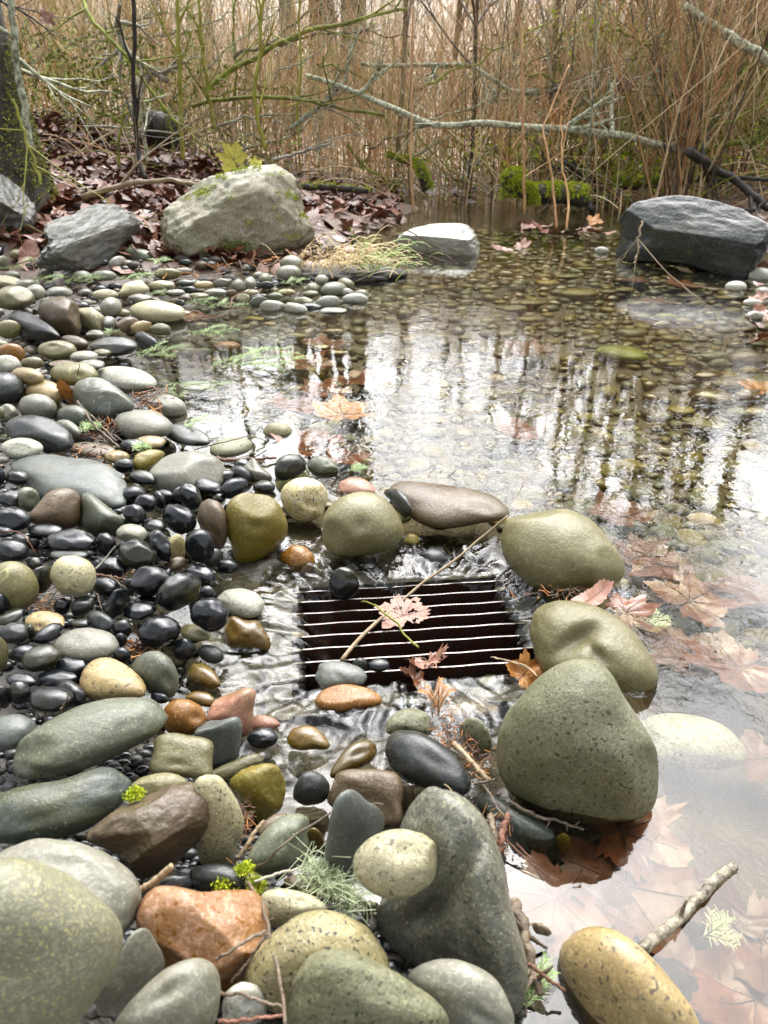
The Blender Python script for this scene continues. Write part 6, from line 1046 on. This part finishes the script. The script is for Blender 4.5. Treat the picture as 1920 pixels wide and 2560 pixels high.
twig('pale dry stalk slanting along the upper end of the long grey boulder', 'twigtan', 'F', [(1100,420,.03),(1170,485,.035),(1240,560,.035),(1310,620,.03),(1360,665,.02)], .0013, .0012, .002)
twig('pale dry stalk on the blue-black smooth stone edge', 'twigtan', 'F', [(755,345,.01),(800,385,.01),(855,410,.008)], .001, .001, .001)
twig('grey bent twig standing among the black pebbles', 'bark', 'B', [(520,705,.07),(560,665,.075),(600,615,.085),(628,580,.095)], .0018, .0014, .001)
twig('dark red twig lying in the gap under the matt grey pebble', 'rusttwig', 'B', [(525,735,.05),(590,745,.05),(650,755,.05),(695,765,.05)], .0035, .0022, .003)
twig('beaded red stem arching over black pebbles near the left edge', 'rusttwig', 'B', [(10,500,.10),(80,500,.11),(130,520,.11),(160,560,.105),(195,625,.08)], .0016, .0012, .002, buds=8)
twig('thin straight twig on the black pebbles below the beaded red stem', 'twigbrown', 'B', [(600,740,.07),(640,775,.07),(690,808,.07)], .0014, .001)
twig('dead stem with a hooked tip above the gritty tan stone', 'twigbrown', 'B', [(500,845,.07),(530,840,.08),(545,900,.07),(560,945,.06)], .0012, .001)
twig('short dark twig on the big black pebble in the lower corner of the heap', 'twigbrown', 'B', [(335,1475,.10),(355,1430,.11),(372,1380,.12)], .0014, .001)
twig('reddish twig bending over the stones beside the floating fir sprigs', 'rusttwig', 'A', [(990,400,.03),(1010,350,.05),(1060,325,.06),(1130,315,.06)], .0028, .0018, .01, group=None)
twig('red-brown forked twig lying at the waterline beside the submerged stones', 'rusttwig', 'A', [(800,430,.015),(850,410,.02),(900,440,.01),(960,430,.012),(1010,390,.02)], .003, .002, .012, buds=4)
twig('thin brown twig leaning on the dark humped stone', 'twigbrown', 'A', [(335,800,.09),(370,850,.08),(410,905,.07),(450,945,.055),(520,1000,.05)], .0035, .003, .006, buds=3)
twig('tangle twig in the dark gap beside the wide grey shore stone', 'twigbrown', 'A', [(395,860,.07),(430,900,.06),(470,940,.05),(505,975,.045)], .003, .0025, .008, buds=4)
twig('thin twig curving over the broad grey dome toward the speckled olive oval', 'twigbrown', 'A', [(840,1010,.015),(930,985,.035),(1000,970,.04),(1080,950,.035),(1150,975,.012)], .0018, .0013, .003)
twig('red bark strip lying at the water edge behind the broad grey dome', 'leafred' and 'rusttwig', 'A', [(930,1045,.015),(1020,1055,.012),(1110,1050,.012),(1200,1045,.01)], .006, .003, .008, name='bark_strip', cat='bark')
twig('dark twig standing on the olive flat-backed stone', 'twigbrown', 'A', [(320,710,.10),(335,680,.12),(345,640,.15)], .002, .0012, .002)
twig('thin red twig arching over the pale flat rock in the water', 'rusttwig', 'J', [(-20,20,.35),(60,45,.30),(150,90,.2),(230,140,.08),(300,195,.02)], .004, .002, .01)
twig('second thin red twig lower over the pale flat rock', 'rusttwig', 'J', [(-10,128,.14),(80,140,.12),(180,170,.06),(300,205,.01)], .004, .002, .01)
for i, (x0, y0, x1, y1, hgt) in enumerate([(1025,200,1075,125,.045),(1135,205,1180,162,.03),(1515,295,1550,225,.045),(700,95,740,50,.03)]):
    p = at('C', x0, y0, 0); q = onz(px('C', (x1, y1)), hgt * .5); mb = MB(); mb.tube(curve([p, (p + q) / 2 + np.array([.002, 0, 0]), q], 8), np.linspace(.0009, .0016, 8), 5); tag(mb.build('twig', M['twigbrown']), ['thin dark twig tip standing in the water behind the long tapering stone', 'thicker dark twig tip in the water behind the long tapering stone', 'curved twig tip in the water where the tapering stone meets the round one', 'twig tip standing beside the mottled green stone'][i], 'twig')
# fine litter of cedar scales, needles and bark between the stones
rr = np.random.RandomState(31); mb = MB()
for (t_, x, y, sx, sy, z, n) in [('F',1130,170,60,70,.015,160),('F',1270,310,70,60,.012,110),('F',1420,700,35,90,.015,90),('B',250,900,70,45,.02,120),('B',740,1140,50,30,.03,80),('B',600,760,60,30,.03,60),('E',1340,640,25,70,.03,90),('A',430,910,45,45,.04,110),('B',500,60,120,40,.05,60),('D',560,830,130,16,.02,80),('A',880,180,200,40,.05,160),('A',60,130,80,40,.08,90),('E',1330,930,40,40,.06,60),('A',640,790,40,25,.03,60)]:
    for i in range(n):
        p = at(t_, x + rr.normal() * sx, y + rr.normal() * sy, z + rr.uniform(-.006, .012)); a = rr.uniform(0, 6.28); sc_ = p[1] / 1.2; L = rr.uniform(.004, .014) * sc_; d = np.array([math.cos(a), math.sin(a), rr.normal() * .4]) * L; mb.tube(np.array([p - d, p + rr.normal(size=3) * .15 * L, p + d]), rr.uniform(.0005, .0014) * sc_, 3, rr.choice(3, p=[.4, .35, .25]), cap=False)
V, F, mm = mb.arrays(); tag(mesh_obj('litter', V, F, [M['rusttwig'], M['twigbrown'], M['cedar']], midx=mm), kind='stuff')

# ------------------------------------------------------------------ labels that tell the small stones apart, by their neighbours
SHORT = [(o, a) for n_, a in ANCH.items() for o in [bpy.data.objects[n_]]]
HUE = {'grey': 'grey', 'pale': 'pale', 'olive': 'olive', 'brown': 'brown', 'slate': 'blue-grey', 'charcoal': 'dark', 'black': 'black', 'greygreen': 'grey-green', 'cream': 'pale cream', 'tan': 'tan', 'darkgreen': 'dark green', 'mossolive': 'green', 'wetbrown': 'brown', 'ochre': 'ochre', 'pink': 'pinkish', 'greenstone': 'bright green'}
used = set(o['label'] for o in col.objects if o.get('label'))
auto = [o for o in col.objects if o.get('_auto')]; auto.sort(key=lambda o: -o['_r'])
for o in auto:
    c = np.array(o['_c']); kind = o['_auto']; base = (HUE.get(o.get('_hue'), 'grey') + ' ' + kind) if o.get('_hue') else 'shiny ' + kind
    near = sorted(SHORT, key=lambda s: np.hypot(*(np.array(s[0]['_c']) - c)) - .6 * s[0]['_r'])[:9]; lab = None
    for rank in ('', 'smaller ', 'smallest '):
        for s, a in near[:6]:
            d = np.array(s['_c']) - c; w = ('left of' if d[0] > 0 else 'right of') if abs(d[0]) > abs(d[1]) else ('above' if d[1] > 0 else 'below')
            far = np.hypot(*d) > 2.2 * (s['_r'] + o['_r']); cand = f"{rank}{base} {'some way ' if far else 'just '}{w} {a}"
            if cand not in used and len(cand.split()) <= 16: lab = cand; break
        if lab: break
        for s, a in near[:5]:
            for s2, a2 in near[:7]:
                if a2 != a and len((cand := f'{rank}{base} between {a} and {a2}').split()) <= 16 and cand not in used and lab is None: lab = cand
        if lab: break
    o['label'] = lab or f'{base} lying among many alike'; used.add(o['label'])
for o in col.objects:
    for k_ in ('_c', '_r', '_t', '_auto', '_hue'):
        if k_ in o: del o[k_]
